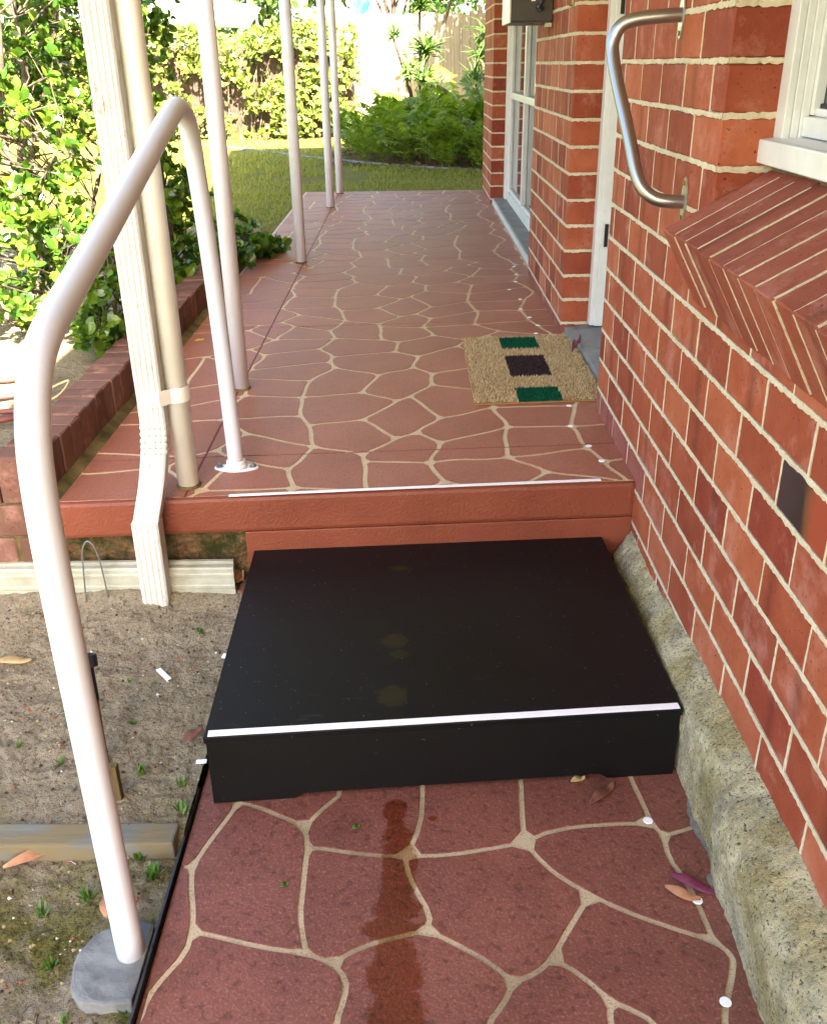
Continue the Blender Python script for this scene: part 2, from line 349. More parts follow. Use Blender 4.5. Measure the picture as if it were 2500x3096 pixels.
M_turf = Mat('turf', 0.95, 0.1); n1 = M_turf.noise(2.2, 6, 0.7); n2 = M_turf.noise(40, 5, 0.7)
M_turf.color(M_turf.mix(M_turf.ramp(n2, [(0.35, 0), (0.65, 1)]), M_turf.mix(M_turf.ramp(n1, [(0.35, 0), (0.65, 1)]), (0.15, 0.17, 0.028, 1), (0.26, 0.22, 0.06, 1)), (0.09, 0.085, 0.022, 1))); M_turf.bump(n2, 0.8, 0.02); M_turf = M_turf.m
M = Mat('mossy_concrete', 0.92, 0.2); n1 = M.noise(11, 6, 0.7); n2 = M.noise(130, 4, 0.7); n3 = M.noise(5, 5, 0.65); n4 = M.noise(26, 5, 0.7)
c = M.mix(M.ramp(n1, [(0.36, 0), (0.60, 1)]), hexl(150, 141, 116), hexl(212, 198, 160))
c = M.mix(M.math('MULTIPLY', M.ramp(n3, [(0.48, 0), (0.60, 1)]), 0.6), c, M.mix(M.ramp(n4, [(0.4, 0), (0.6, 1)]), hexl(128, 112, 48), hexl(168, 146, 84)))
c = M.mix(M.math('MULTIPLY', M.ramp(M.noise(6.5, 5, 0.7, sx=(1, 1.7, 1)), [(0.60, 0), (0.66, 1)]), 0.9), c, hexl(204, 184, 140))
c = M.mix(M.math('MULTIPLY', M.ramp(n4, [(0.60, 0), (0.70, 1)]), 0.7), c, hexl(78, 72, 30))
c = M.mix(M.math('MULTIPLY', M.ramp(n2, [(0.36, 1), (0.44, 0)]), 0.9), c, hexl(54, 50, 36))
c = M.mix(M.math('MULTIPLY', M.ramp(M.noise(210, 3, 0.6), [(0.58, 0), (0.68, 1)]), 0.5), c, hexl(214, 206, 184))
M.color(c); M.bump(M.math('ADD', n2, n4), 1.0, 0.012); M_moss = M.m
M_slurry = plain('cement_slurry', hexl(112, 110, 104), 0.9, 0.2, nscale=60, c2=hexl(140, 136, 126), bump=0.8, bscale=160)
M_conc = plain('grey_concrete', hexl(92, 95, 97), 0.85, 0.25, nscale=14, c2=hexl(126, 127, 125), bump=0.7, bscale=60)
M_sillc = plain('sill_concrete', hexl(112, 110, 108), 0.75, 0.3, nscale=10, c2=hexl(136, 134, 130), bump=0.3, bscale=90)
M_trim = plain('white_trim', hexl(206, 204, 198), 0.6, 0.3, nscale=20, c2=hexl(188, 184, 176))
M_mossbrick = Mat('mossy_base', 0.95, 0.15); n1 = M_mossbrick.noise(14, 6, 0.7); n2 = M_mossbrick.noise(70, 4, 0.7)
M_mossbrick.color(M_mossbrick.mix(M_mossbrick.ramp(n1, [(0.38, 0), (0.62, 1)]), hexl(48, 50, 20), M_mossbrick.mix(M_mossbrick.ramp(n2, [(0.4, 0), (0.6, 1)]), hexl(92, 84, 50), hexl(138, 96, 74)))); M_mossbrick.bump(n2, 0.9, 0.01); M_mossbrick = M_mossbrick.m
M = Mat('weathered_timber', 0.85, 0.2); n = M.noise(30, 5, 0.65, sx=(0.12, 1, 1)); n2 = M.noise(9, 5); M.color(M.mix(M.ramp(n2, [(0.4, 0), (0.6, 1)]), M.mix(M.ramp(n, [(0.3, 0), (0.7, 1)]), hexl(92, 95, 92), hexl(116, 117, 110)), hexl(116, 104, 78))); M.bump(n, 0.6, 0.006); M_timber = M.m
M = Mat('stake_timber', 0.8, 0.2); n = M.noise(60, 4, 0.6, sx=(1, 1, 0.1)); M.color(M.mix(M.ramp(n, [(0.3, 0), (0.7, 1)]), hexl(70, 58, 36), hexl(104, 88, 54))); M_stake = M.m
M = Mat('coir', 0.95, 0.1); r1 = M.node('ShaderNodeNewGeometry').outputs['Random Per Island']; n2 = M.noise(12, 4)
M.color(M.mix(M.math('MULTIPLY', n2, 0.5), M.ramp(r1, [(0.0, hexl(146, 118, 80)), (0.4, hexl(180, 154, 112)), (0.8, hexl(202, 178, 138)), (1.0, hexl(220, 202, 162))]), hexl(172, 146, 106))); M_coir = M.m
def pile(name, a, b):
    M = Mat(name, 0.95, 0.1); r1 = M.node('ShaderNodeNewGeometry').outputs['Random Per Island']; M.color(M.ramp(r1, [(0, a), (1, b)])); return M.m
M_green = pile('green_pile', hexl(6, 50, 34), hexl(16, 92, 62)); M_dkpile = pile('dark_pile', hexl(34, 24, 26), hexl(68, 52, 54))
M_coirbase = plain('coir_backing', hexl(150, 116, 70), 0.95, 0.1)
def dry(name, a, b): return plain(name, a, 0.55, 0.35, nscale=30, c2=b)
M_purple = dry('purple_leaf', hexl(104, 42, 62), hexl(134, 62, 84)); M_tan = dry('tan_leaf', hexl(168, 112, 78), hexl(190, 140, 104)); M_brown = dry('brown_leaf', hexl(96, 60, 50), hexl(128, 84, 68)); M_yellow = dry('yellow_leaf', hexl(206, 168, 60), hexl(226, 196, 96)); M_khaki = dry('khaki_leaf', hexl(160, 136, 90), hexl(186, 160, 112))
M_boxcream = plain('cream_metal', hexl(224, 220, 198), 0.4); M_boxgrey = plain('grey_metal', hexl(62, 58, 53), 0.45, 0.4, nscale=20, c2=hexl(70, 66, 60))
M_hose = plain('red_brown_hose', hexl(112, 58, 48), 0.5); M_cord = plain('tan_cord', hexl(206, 182, 136), 0.8)
M_wire = plain('galvanised_wire', hexl(120, 128, 124), 0.45, 0.5, 0.7)
M = Mat('window_glass', 0.03, 0.5); M.color((0.07, 0.085, 0.08, 1)); M.b.inputs['Transmission Weight'].default_value = 0.0; M.b.inputs['Coat Weight'].default_value = 0.3; M.b.inputs['Coat Roughness'].default_value = 0.02; M.b.inputs['Roughness'].default_value = 0.06; M_glass = M.m
M_glassd = Mat('dark_glass', 0.03, 0.5).color((0.06, 0.07, 0.08, 1)).m
M_blind = plain('curtain', hexl(206, 204, 196), 0.8)
M_fence = Mat('pale_fence', 0.85, 0.2); n = M_fence.noise(20, 5, 0.6, sx=(1, 1, 0.08)); M_fence.color(M_fence.mix(M_fence.ramp(n, [(0.3, 0), (0.7, 1)]), hexl(128, 112, 90), hexl(154, 137, 111))); M_fence = M_fence.m
M_roof = plain('roof_lining', hexl(226, 222, 212), 0.7); M_tilesr = plain('roof_sheet', hexl(120, 70, 58), 0.7)
M_sail = plain('white_canvas', hexl(236, 236, 230), 0.7); M_sailg = plain('green_canvas', hexl(120, 140, 104), 0.7)
M_teal = plain('teal_cloth', hexl(40, 168, 176), 0.7); M_pink = plain('faded_red_board', hexl(176, 104, 92), 0.8)

# ================================================================== GROUND AND SETTING
def sheet(name, x0, x1, y0, y1, nx, ny, zf, mat, smooth=True):
    xs = np.linspace(x0, x1, nx+1); ys = np.linspace(y0, y1, ny+1)
    V = [(x, y, zf(x, y)) for y in ys for x in xs]
    i = np.arange(ny)[:, None]*(nx+1)+np.arange(nx)[None, :]
    F = np.stack([i, i+1, i+nx+2, i+nx+1], -1).reshape(-1, 4)
    o = bpy.data.objects.new(name, npmesh(name, V, F, mat, smooth)); link(o); return structure(o)
def sst(a, b, v):
    t = min(1, max(0, (v-a)/(b-a))); return t*t*(3-2*t)
sheet('ground', -400, 400, -400, 400, 4, 4, lambda x, y: -0.47, M_turf)
def sandz(x, y):
    z = -0.362 + 0.045*sst(-0.45, -0.05, y) - 0.036*sst(-1.07, -1.12, y)
    z += 0.012*nz(x, y, 0, 5) + 0.007*nz(x, y, 3, 22) + 0.0055*nz(x, y, 7, 60) + 0.0035*nz(x, y, 9, 120)
    z += 0.02*math.exp(-((x+1.60)**2+(y+0.12)**2)/0.012) + 0.022*sst(-0.19, -0.125, y)
    z += 0.008*math.exp(-((x+1.25)**2+(y+1.3)**2)/0.01)
    return z
sheet('sand_bed', -3.2, -1.2135, -2.4, 0.02, 330, 400, sandz, M_sand)
def bedz(x, y): return 0.095 + 0.015*nz(x, y, 1, 3) + 0.006*nz(x, y, 4, 18) - 0.13*sst(-4.2, -5.5, x)*0 - 0.12*sst(4.2, 5.2, y)
sheet('garden_bed', -5.5, -1.93, -0.05, 5.4, 120, 130, bedz, M_bed)
def lawnz(x, y): return -0.03 + 0.012*nz(x, y, 2, 1.2) + 0.004*nz(x, y, 6, 9) - 0.0
sheet('lawn', -26, 9, 5.2, 40, 120, 120, lawnz, M_turf)
sheet('lawn_strip', -5.6, -1.815, 2.7, 7.7, 40, 50, lambda x, y: lawnz(x, y)-0.006, M_turf)

# porch slab ---------------------------------------------------------------
fy = lambda x: 0.061*x                                   # front edge (slightly out of square)
YF = 7.50
PF = [(-1.80, fy(-1.80)), (0.30, fy(0.30)), (0.30, YF), (-1.80, YF)]
porch = structure(part('porch_slab', *prism([(-1.775, fy(-1.775)), (0.001, fy(0.0)), (0.30, 0.72), (0.30, YF), (-1.80, YF)], -0.118, 0.0), M_riser, origin=(0, 0, 0), bev=0.012))
part('riser', *prism([(-1.215, fy(-1.215)+0.003), (0.0, 0.003), (0.0, 0.30), (-1.215, 0.30)], -0.40, -0.119), M_riser, porch, bev=0.004)
part('slab_core', *box(-1.78, 0.28, 0.30, YF-0.01, -0.45, -0.1195), M_riser, porch)
base = structure(part('porch_base', *box(-1.80, -1.2155, -0.045, 0.29, -0.40, -0.1195), M_mossbrick, origin=(-1.5, 0.1, -0.4)))
# roughen the exposed mossy base
bm = bmesh.new(); bm.from_mesh(base.data); bmesh.ops.subdivide_edges(bm, edges=bm.edges[:], cuts=14, use_grid_fill=True)
for v in bm.verts:
    if v.co.y < -0.1: v.co.y += 0.02*nz(v.co.x, v.co.z, 1, 14)
bm.to_mesh(base.data); bm.free()
bed = part('joint_bed', [(-1.77, fy(-1.77)+0.014, 0.0012), (-0.002, fy(0)+0.014, 0.0012), (0.05, 0.74, 0.0012), (0.05, YF-0.01, 0.0012), (-1.785, YF-0.01, 0.0012)], [(0, 1, 2, 3, 4)], M_joint, porch)

# stencilled stones: one roller pattern repeated along the porch
NODES = {'a1': (-1.097, 0.141), 'a2': (-1.033, 0.334), 'a3': (-1.072, 0.546), 'a4': (-1.109, 0.645), 'a5': (-1.131, 0.868), 'a6': (-1.114, 1.084), 'a7': (-1.028, 1.266), 'a8': (-1.056, 1.350), 'a9': (-1.051, 1.433), 'a10': (-1.125, 1.568), 'a11': (-1.063, 1.744), 'b0': (-0.860, 0.258), 'b0r': (-0.856, 0.198), 'b1': (-0.751, 0.404), 'b2': (-0.880, 0.600), 'b3': (-0.751, 0.810), 'b4': (-0.896, 0.915), 'b5': (-0.704, 0.863), 'c1': (-0.679, 0.458), 'c2': (-0.590, 0.607), 'c3': (-0.599, 0.358), 'c0': (-0.639, 0.177), 'c4b': (-0.613, 1.006), 'c4a': (-0.609, 1.155), 'c5': (-0.689, 1.250), 'b6': (-0.834, 1.150), 'c6': (-0.668, 1.419), 'c7': (-0.774, 1.498), 'c8': (-0.757, 1.664), 'bm': (-0.832, 1.706), 'cm': (-0.592, 1.774), 'd1': (-0.389, 0.715), 'd2': (-0.353, 0.504), 'd3': (-0.380, 0.214), 'd4': (-0.265, 0.089), 'f1': (-0.433, 1.689), 'f2': (-0.488, 1.579), 'g0': (-0.337, 1.760), 'h': (-0.254, 1.656), 'g1': (-0.332, 1.395), 'g2': (-0.429, 1.239), 'e1': (-0.340, 1.144), 'e0': (-0.376, 0.913), 'w1': (-0.078, 0.719), 'w2': (-0.124, 0.500), 'w3': (-0.100, 0.287), 'w4': (-0.068, 0.170), 'w5': (-0.024, -0.003), 'w6': (-0.026, 1.071), 'w65': (-0.002, 0.951), 'w7': (-0.094, 1.239), 'w8': (-0.039, 1.407), 'w9': (-0.071, 1.581), 'l1': (-1.362, 1.472), 'l0': (-1.391, 1.248), 'l2x': (-1.448, 1.574), 'l3': (-1.346, 1.728), 'l5x': (-1.284, 0.229), 'l_1': (-1.363, 0.314), 'l4x': (-1.504, 0.158), 'l_2': (-1.282, 0.468), 'l_4': (-1.398, 0.618), 'l_5': (-1.360, 0.896), 'l_6': (-1.400, 1.119), 'lj': (-1.453, 0.261), 'm1': (-1.628, 1.461), 'm2': (-1.623, 0.982), 'm3': (-1.623, 0.740)}
PER = 1.754
ED = 'a1-a2 a2-a3 a3-a4 a4-a5 a5-a6 a6-a7 a7-a8 a8-a9 a9-a10 a10-a11 a11-a1+ a1-l5x l5x-l_1 a2-l_2 a4-l_4 a5-l_5 a6-l_6 a8-l0 a10-l1 a11-l3 l_1-l_2 l_2-l_4 l_4-l_5 l_5-l_6 l_6-l0 l0-l1 l1-l2x l2x-l3 l3-l5x+ l3-l4x+ l4x-lj lj-l_1 l_5-m3 l_6-m2 l0-m1 l2x-m1 m1-m2 a2-b0 b0-b0r b0r-c0 bm-b0r+ b0-b1 b1-b2 a3-b2 b1-c1 b2-b3 b3-b4 a5-b4 b3-b5 b5-c4b b5-c2 c1-c2 c1-c3 c3-c0 c2-d1 c3-d2 c0-d3 cm-c0+ b4-b6 a7-b6 b6-c5 c5-c4a c4a-c4b c5-c6 c7-c6 a9-c7 c7-c8 bm-c8 a11-bm c8-cm c6-f2 f2-f1 cm-f1 f1-g0 g0-d4+ g0-h h-g1 g1-f2 g1-g2 g2-c4a g2-e1 e1-e0 c4b-e0 e0-d1 d1-d2 d2-d3 d3-d4 w5-w4 w4-w3 w3-w2 w2-w1 w1-w65 w65-w6 w6-w7 w7-w8 w8-w9 w9-w5+ d4-w5 d1-w1 d2-w2 d3-w3 e0-w6 e1-w7 g1-w8 h-w9 lj-L1 l4x-L0 l_4-L2 m3-L3 m2-L4 m1-L5 w5-R0 w4-R1 w2-R2 w8-R3'.split()
LY = {'L0': 0.12, 'L1': 0.30, 'L2': 0.575, 'L3': 0.70, 'L4': 0.93, 'L5': 1.40}; RY = {'R0': 0.02, 'R1': 0.20, 'R2': 0.53, 'R3': 1.42}
NN, EE = {}, {}
def nid(nm, k):
    if nm.endswith('+'): nm, k = nm[:-1], k+1
    if nm in LY: p = (-1.785, LY[nm]+k*PER)
    elif nm in RY: p = (0.05, RY[nm]+k*PER)
    else: p = (NODES[nm][0], NODES[nm][1]+k*PER)
    NN[(nm, k)] = p; return (nm, k)
wr = random.Random(5)
for k in range(-1, 5):
    for e in ED:
        a, b = e.split('-'); a, b = nid(a, k), nid(b, k); EE[(a, b)] = None
def wiggle(p, q, amp=0.007):
    d = math.dist(p, q); n = max(1, int(d/0.05)); out = []
    s1, s2 = wr.uniform(-1, 1)*amp, wr.uniform(-1, 1)*amp
    for i in range(1, n):
        t = i/n; o = s1*math.sin(math.pi*t)+s2*math.sin(2*math.pi*t)+wr.uniform(-1, 1)*amp*0.25
        nx_, ny_ = -(q[1]-p[1])/d, (q[0]-p[0])/d
        out.append((p[0]+(q[0]-p[0])*t+nx_*o, p[1]+(q[1]-p[1])*t+ny_*o))
    return out
for nm, xs in (('L', -1.785), ('R', 0.05)):
    ks = sorted([k for k in NN if k[0] in (LY if nm == 'L' else RY)], key=lambda k: NN[k][1])
    for a, b in zip(ks, ks[1:]): EE[(a, b)] = []
def faces_of(NN, EE):
    adj = {}; poly = {}
    for (a, b), mid in EE.items():
        m = wiggle(NN[a], NN[b]) if mid is None else mid
        poly[(a, b)] = m; poly[(b, a)] = m[::-1]
        adj.setdefault(a, set()).add(b); adj.setdefault(b, set()).add(a)
    order = {a: sorted(bs, key=lambda b: math.atan2(NN[b][1]-NN[a][1], NN[b][0]-NN[a][0])) for a, bs in adj.items()}
    seen, out = set(), []
    for a in adj:
        for b in adj[a]:
            if (a, b) in seen: continue
            cyc, u, v = [], a, b
            while (u, v) not in seen and len(cyc) < 60:
                seen.add((u, v)); cyc.append((u, v))
                o = order[v]; w = o[(o.index(u)-1) % len(o)]; u, v = v, w
            P = []
            for (u, v) in cyc: P.append(NN[u]); P += poly[(u, v)]
            out.append(P)
    return out
def area(P): return 0.5*sum(P[i][0]*P[(i+1) % len(P)][1]-P[(i+1) % len(P)][0]*P[i][1] for i in range(len(P)))
def inset(P, d):
    n = len(P); out = []
    for i in range(n):
        p0, p1, p2 = P[i-1], P[i], P[(i+1) % n]
        e1 = Vector((p1[0]-p0[0], p1[1]-p0[1])); e2 = Vector((p2[0]-p1[0], p2[1]-p1[1]))
        if e1.length < 1e-6 or e2.length < 1e-6: continue
        e1.normalize(); e2.normalize(); n1 = Vector((-e1.y, e1.x)); n2 = Vector((-e2.y, e2.x)); b = n1+n2
        if b.length < 0.2: b = n1.copy()
        b.normalize(); c = max(0.5, b.dot(n1)); out.append((p1[0]+b.x*d/c, p1[1]+b.y*d/c))
    return out
def chaikin(P, it=1, r=0.25):
    for _ in range(it):
        Q = []
        for i in range(len(P)):
            a, b = P[i], P[(i+1) % len(P)]
            Q += [(a[0]*(1-r)+b[0]*r, a[1]*(1-r)+b[1]*r), (a[0]*r+b[0]*(1-r), a[1]*r+b[1]*(1-r))]
        P = Q
    return P
def clip(P, nx, ny, c):
    """keep nx*x+ny*y >= c"""
    out = []
    for i in range(len(P)):
        a, b = P[i], P[(i+1) % len(P)]; da, db = nx*a[0]+ny*a[1]-c, nx*b[0]+ny*b[1]-c
        if da >= 0: out.append(a)
        if (da >= 0) != (db >= 0):
            t = da/(da-db); out.append((a[0]+(b[0]-a[0])*t, a[1]+(b[1]-a[1])*t))
    return out
GY = [0.33, 2.05, 3.80, 5.55, 7.28]; GS = 0.058            # cross control joints
gx = lambda y: -1.389-0.0058*y                              # long control joint
def split(P):
    res = [P]; g = 0.004
    out = []
    for Q in res: out += [clip(Q, 1, 0.0058, -1.389+g), clip(Q, -1, -0.0058, 1.389+g)]
    res = [q for q in out if len(q) > 2]
    for y0 in GY:
        out = []
        for Q in res: out += [clip(Q, -GS, 1, y0+g), clip(Q, GS, -1, -y0+g)]
        res = [q for q in out if len(q) > 2]
    return res
def stones(faces, jw, z0, z1, mat, parent, edge, splitter=None):
    cnt = 0
    for P in faces:
        if area(P) < 0.0015 or area(P) > 1.2: continue
        Q = chaikin(inset(P, jw), 1, 0.3)
        for (nx_, ny_, c) in edge:
            Q = clip(Q, nx_, ny_, c)
            if len(Q) < 3: break
        if len(Q) < 3: continue
        for R in (splitter(Q) if splitter else [Q]):
            if abs(area(R)) < 0.0004: continue
            # drop near duplicates
            T = [R[0]]
            for p in R[1:]:
                if math.dist(p, T[-1]) > 0.002: T.append(p)
            if len(T) < 3: continue
            cx, cy = sum(p[0] for p in T)/len(T), sum(p[1] for p in T)/len(T)
            part('paving_stone', *prism(T, z0, z1), mat, parent, origin=(cx, cy, z0)); cnt += 1
    return cnt
ns = stones(faces_of(NN, EE), 0.0082, 0.0015, 0.0034, M_stone, porch,
            [(-0.061, 1, 0.016), (1, 0, -1.768), (0, -1, -YF+0.02)], split)
gl = [(gx(y)-0.004, y) for y in (-0.07, YF-0.01)]+[(gx(y)+0.004, y) for y in (YF-0.01, -0.07)]
part('control_joint', [(x, y, 0.0022) for x, y in gl], [(3, 2, 1, 0)], M_groove, porch)
for y0 in GY: part('control_joint', [(-1.78, y0-1.78*GS-0.003, 0.0018), (0.03, y0+0.03*GS-0.003, 0.0018), (0.03, y0+0.03*GS+0.003, 0.0018), (-1.78, y0-1.78*GS+0.003, 0.0018)], [(0, 1, 2, 3)], M_groove, porch)

# lower path -----------------------------------------------------------------
PZ = -0.385
path = structure(part('path', *box(-1.207, 0.0, -3.6, 0.005, -0.46, PZ), M_stone_lo, origin=(-0.6, -1.5, -0.46), bev=0.006))
part('joint_bed', [(-1.197, -2.5, PZ+0.0012), (-0.02, -2.5, PZ+0.0012), (-0.02, -0.1, PZ+0.0012), (-1.197, -0.1, PZ+0.0012)], [(0, 1, 2, 3)], M_joint_lo, path)
LN, LE = {'p1': (-1.112, -0.974), 'p2': (-0.946, -1.052), 'p3': (-1.179, -1.166), 'p4': (-0.934, -1.117), 'p5': (-0.714, -1.143), 'p6': (-0.908, -1.390), 'p8': (-0.672, -1.338), 'p9': (-1.144, -1.335), 'p11': (-0.858, -1.412), 'p7': (-0.452, -1.107), 'p13': (-0.511, -1.459), 'p14': (-0.157, -1.053), 'p15': (-0.331, -1.253), 'p16': (-0.139, -1.091), 'p17': (-0.107, -1.372), 'p18': (-0.431, -1.407), 'p20': (-0.336, -1.500)}, {'p1-p2': [(-1.084, -0.977), (-1.016, -1.011)], 'p1-p3': [(-1.133, -1.034), (-1.156, -1.092)], 'p4-p5': [(-0.904, -1.117), (-0.862, -1.126), (-0.787, -1.140)], 'p4-p6': [(-0.934, -1.180), (-0.932, -1.242), (-0.932, -1.296), (-0.918, -1.362)], 'p5-p8': [(-0.716, -1.171), (-0.699, -1.229), (-0.665, -1.299)], 'p3-p9': [(-1.172, -1.216), (-1.153, -1.282)], 'p9-p6': [(-1.094, -1.347), (-1.006, -1.373)], 'p11-p8': [(-0.799, -1.374), (-0.737, -1.355)], 'p5-p7': [(-0.626, -1.142), (-0.542, -1.126), (-0.536, -1.125)], 'p8-p13': [(-0.593, -1.386), (-0.629, -1.363), (-0.550, -1.417)], 'p7-p14': [(-0.385, -1.069), (-0.270, -1.054)], 'p7-p15': [(-0.415, -1.173), (-0.380, -1.213)], 'p16-p17': [(-0.144, -1.158), (-0.127, -1.204), (-0.114, -1.274), (-0.111, -1.334)], 'p15-p17': [(-0.275, -1.294), (-0.188, -1.337)], 'p15-p18': [(-0.386, -1.335)], 'p18-p13': [(-0.464, -1.439)], 'p18-p20': [(-0.381, -1.444)], 'p9-LB': [(-1.146, -1.388), (-1.177, -1.439), (-1.198, -1.488), (-1.198, -1.526)], 'p11-B1': [(-0.827, -1.448), (-0.828, -1.488), (-0.841, -1.537)], 'p13-B2': [(-0.535, -1.506), (-0.566, -1.541)], 'p20-B3': [(-0.345, -1.543)], 'p20-B4': [(-0.302, -1.517), (-0.263, -1.544)], 'p17-B5': [(-0.082, -1.403), (-0.087, -1.431), (-0.125, -1.507), (-0.140, -1.546)], 'p1-T1': [(-1.132, -0.931)], 'p2-T2': [(-0.914, -0.997), (-0.864, -0.939)], 'p5-T3': [(-0.682, -1.048), (-0.677, -0.953)], 'p7-T4': [(-0.447, -1.003), (-0.439, -0.907)], 'p14-T5': [(-0.163, -0.983), (-0.172, -0.918)], 'p16-R1': [(-0.103, -1.080), (-0.055, -1.061)], 'p3-L1': [(-1.208, -1.165)]}
LE['p8-p13'] = [(-0.60, -1.382), (-0.552, -1.416)]; LE['p5-p7'] = [(-0.626, -1.142), (-0.54, -1.126)]
BN = {'LB': (-1.212, -1.56), 'L1': (-1.212, -1.165), 'T1': (-1.14, -0.55), 'T2': (-0.82, -0.55), 'T3': (-0.67, -0.55), 'T4': (-0.43, -0.55), 'T5': (-0.20, -0.55), 'R1': (-0.01, -1.05),
      'B1': (-0.86, -1.86), 'B2': (-0.66, -1.80), 'B3': (-0.36, -1.82), 'B4': (-0.18, -1.70), 'B5': (-0.16, -1.66), 'cTL': (-1.212, -0.55), 'cTR': (-0.01, -0.55), 'cBR': (-0.01, -2.3), 'cBL': (-1.212, -2.3),
      'q1': (-1.0, -2.3), 'q2': (-0.62, -2.3), 'q3': (-0.25, -2.3), 'q4': (-0.01, -1.75)}
N2 = dict(LN); N2.update(BN)
E2 = {tuple(k.split('-')): [tuple(p) for p in v] for k, v in LE.items()}
for e in 'p2-p4 p6-p11 p14-p16 B1-B2 B2-B3 B3-B4 B4-B5 B1-q1 B2-q2 B3-q3 B5-q4'.split(): E2[tuple(e.split('-'))] = None
ring = 'cTL T1 T2 T3 T4 T5 cTR R1 q4 cBR q3 q2 q1 cBL LB L1 cTL'.split()
for a, b in zip(ring, ring[1:]): E2[(a, b)] = []
nl = stones(faces_of(N2, E2), 0.0064, PZ+0.0015, PZ+0.0042, M_stone_lo, path, [(1, 0, -1.200), (-1, 0, 0.025)])
# extra paving beyond the step front that the frame does not show stays plain
print('stones', ns, nl)

# ================================================================== HOUSE
house = thing('house', 'red brick house with window, door recess and brick pillars beside the porch', 'house', (0.3, 2.0, -0.45))
_bc = {}
def chamfer(sx, sy, sz, c, key, mat):
    k = (round(sx, 4), round(sy, 4), round(sz, 4), key, mat.name)
    if k in _bc: return _bc[k]
    r = random.Random(hash(k) & 0xffff); bm = bmesh.new()
    for ix in (-1, 1):
        for iy in (-1, 1):
            for iz in (-1, 1):
                j = [r.uniform(-0.0011, 0.0011) for _ in range(3)]
                X, Y, Z = ix*sx/2, iy*sy/2, iz*sz/2
                for d in ((1, 0, 0), (0, 1, 0), (0, 0, 1)):
                    cc = c*r.uniform(0.6, 1.5)
                    bm.verts.new((X-(0 if d[0] else ix*cc)+j[0]*(1-d[0]), Y-(0 if d[1] else iy*cc)+j[1]*(1-d[1]), Z-(0 if d[2] else iz*cc)+j[2]*(1-d[2])))
    bmesh.ops.convex_hull(bm, input=bm.verts[:])
    me = bpy.data.meshes.new('brick'); bm.to_mesh(me); bm.free(); me.materials.append(mat); _bc[k] = me; return me
br = random.Random(21)
def brick(parent, x0, x1, y0, y1, z0, z1, mat, name='brick', c=0.003, jit=0.0012):
    me = chamfer(x1-x0, y1-y0, z1-z0, c, br.randrange(3), mat)
    o = bpy.data.objects.new(name, me); link(o, parent, ((x0+x1)/2+br.uniform(-jit, jit), (y0+y1)/2, (z0+z1)/2)); return o
def strip_h(V, F, x, y0, y1, z, hw, face='x', proud=0.0008, back=0.010, step=0.009):
    """ragged pointed mortar joint along a course; face 'x' looks to -x (runs in y), face 'y' looks to -y (runs in x)."""
    n = max(2, int(abs(y1-y0)/step)); b = len(V)
    for i in range(n+1):
        t = y0+(y1-y0)*i/n
        a1 = hw*(1+0.25*nz(t, z, 1, 9)+0.42*br.uniform(-1, 1)*0.9); a2 = hw*(1+0.25*nz(t, z, 5, 9)+0.42*br.uniform(-1, 1)*0.6); pr = proud*(1+0.5*br.uniform(-1, 1)); zz = z+0.0018*nz(t, z, 9, 4)
        for dz, dx in ((-a1, back), (-a1, -pr*0.3), (0.0, -pr), (a2, -pr*0.3), (a2, back)):
            V.append((x+dx, t, zz+dz) if face == 'x' else (t, x+dx, zz+dz))
    for i in range(n):
        for j in range(4):
            q = (b+i*5+j, b+i*5+j+1, b+(i+1)*5+j+1, b+(i+1)*5+j); F.append(q)
def strip_v(V, F, x, y, z0, z1, hw, face='x', proud=0.0008, back=0.010, step=0.011, lean=0.0):
    n = max(2, int(abs(z1-z0)/step)); b = len(V)
    for i in range(n+1):
        z = z0+(z1-z0)*i/n; a1 = hw*(1+0.45*br.uniform(-1, 1)); a2 = hw*(1+0.45*br.uniform(-1, 1)); t = y+lean*(i/n-0.5)
        for dy, dx in ((-a1, back), (-a1, -proud*0.2), (0, -proud), (a2, -proud*0.2), (a2, back)):
            V.append((x+dx, t+dy, z) if face == 'x' else (t+dy, x+dx, z))
    for i in range(n):
        for j in range(4): F.append((b+i*5+j, b+(i+1)*5+j, b+(i+1)*5+j+1, b+i*5+j+1))
CH = 0.11
zl = lambda k: k*CH-0.137
PITCH = 0.24
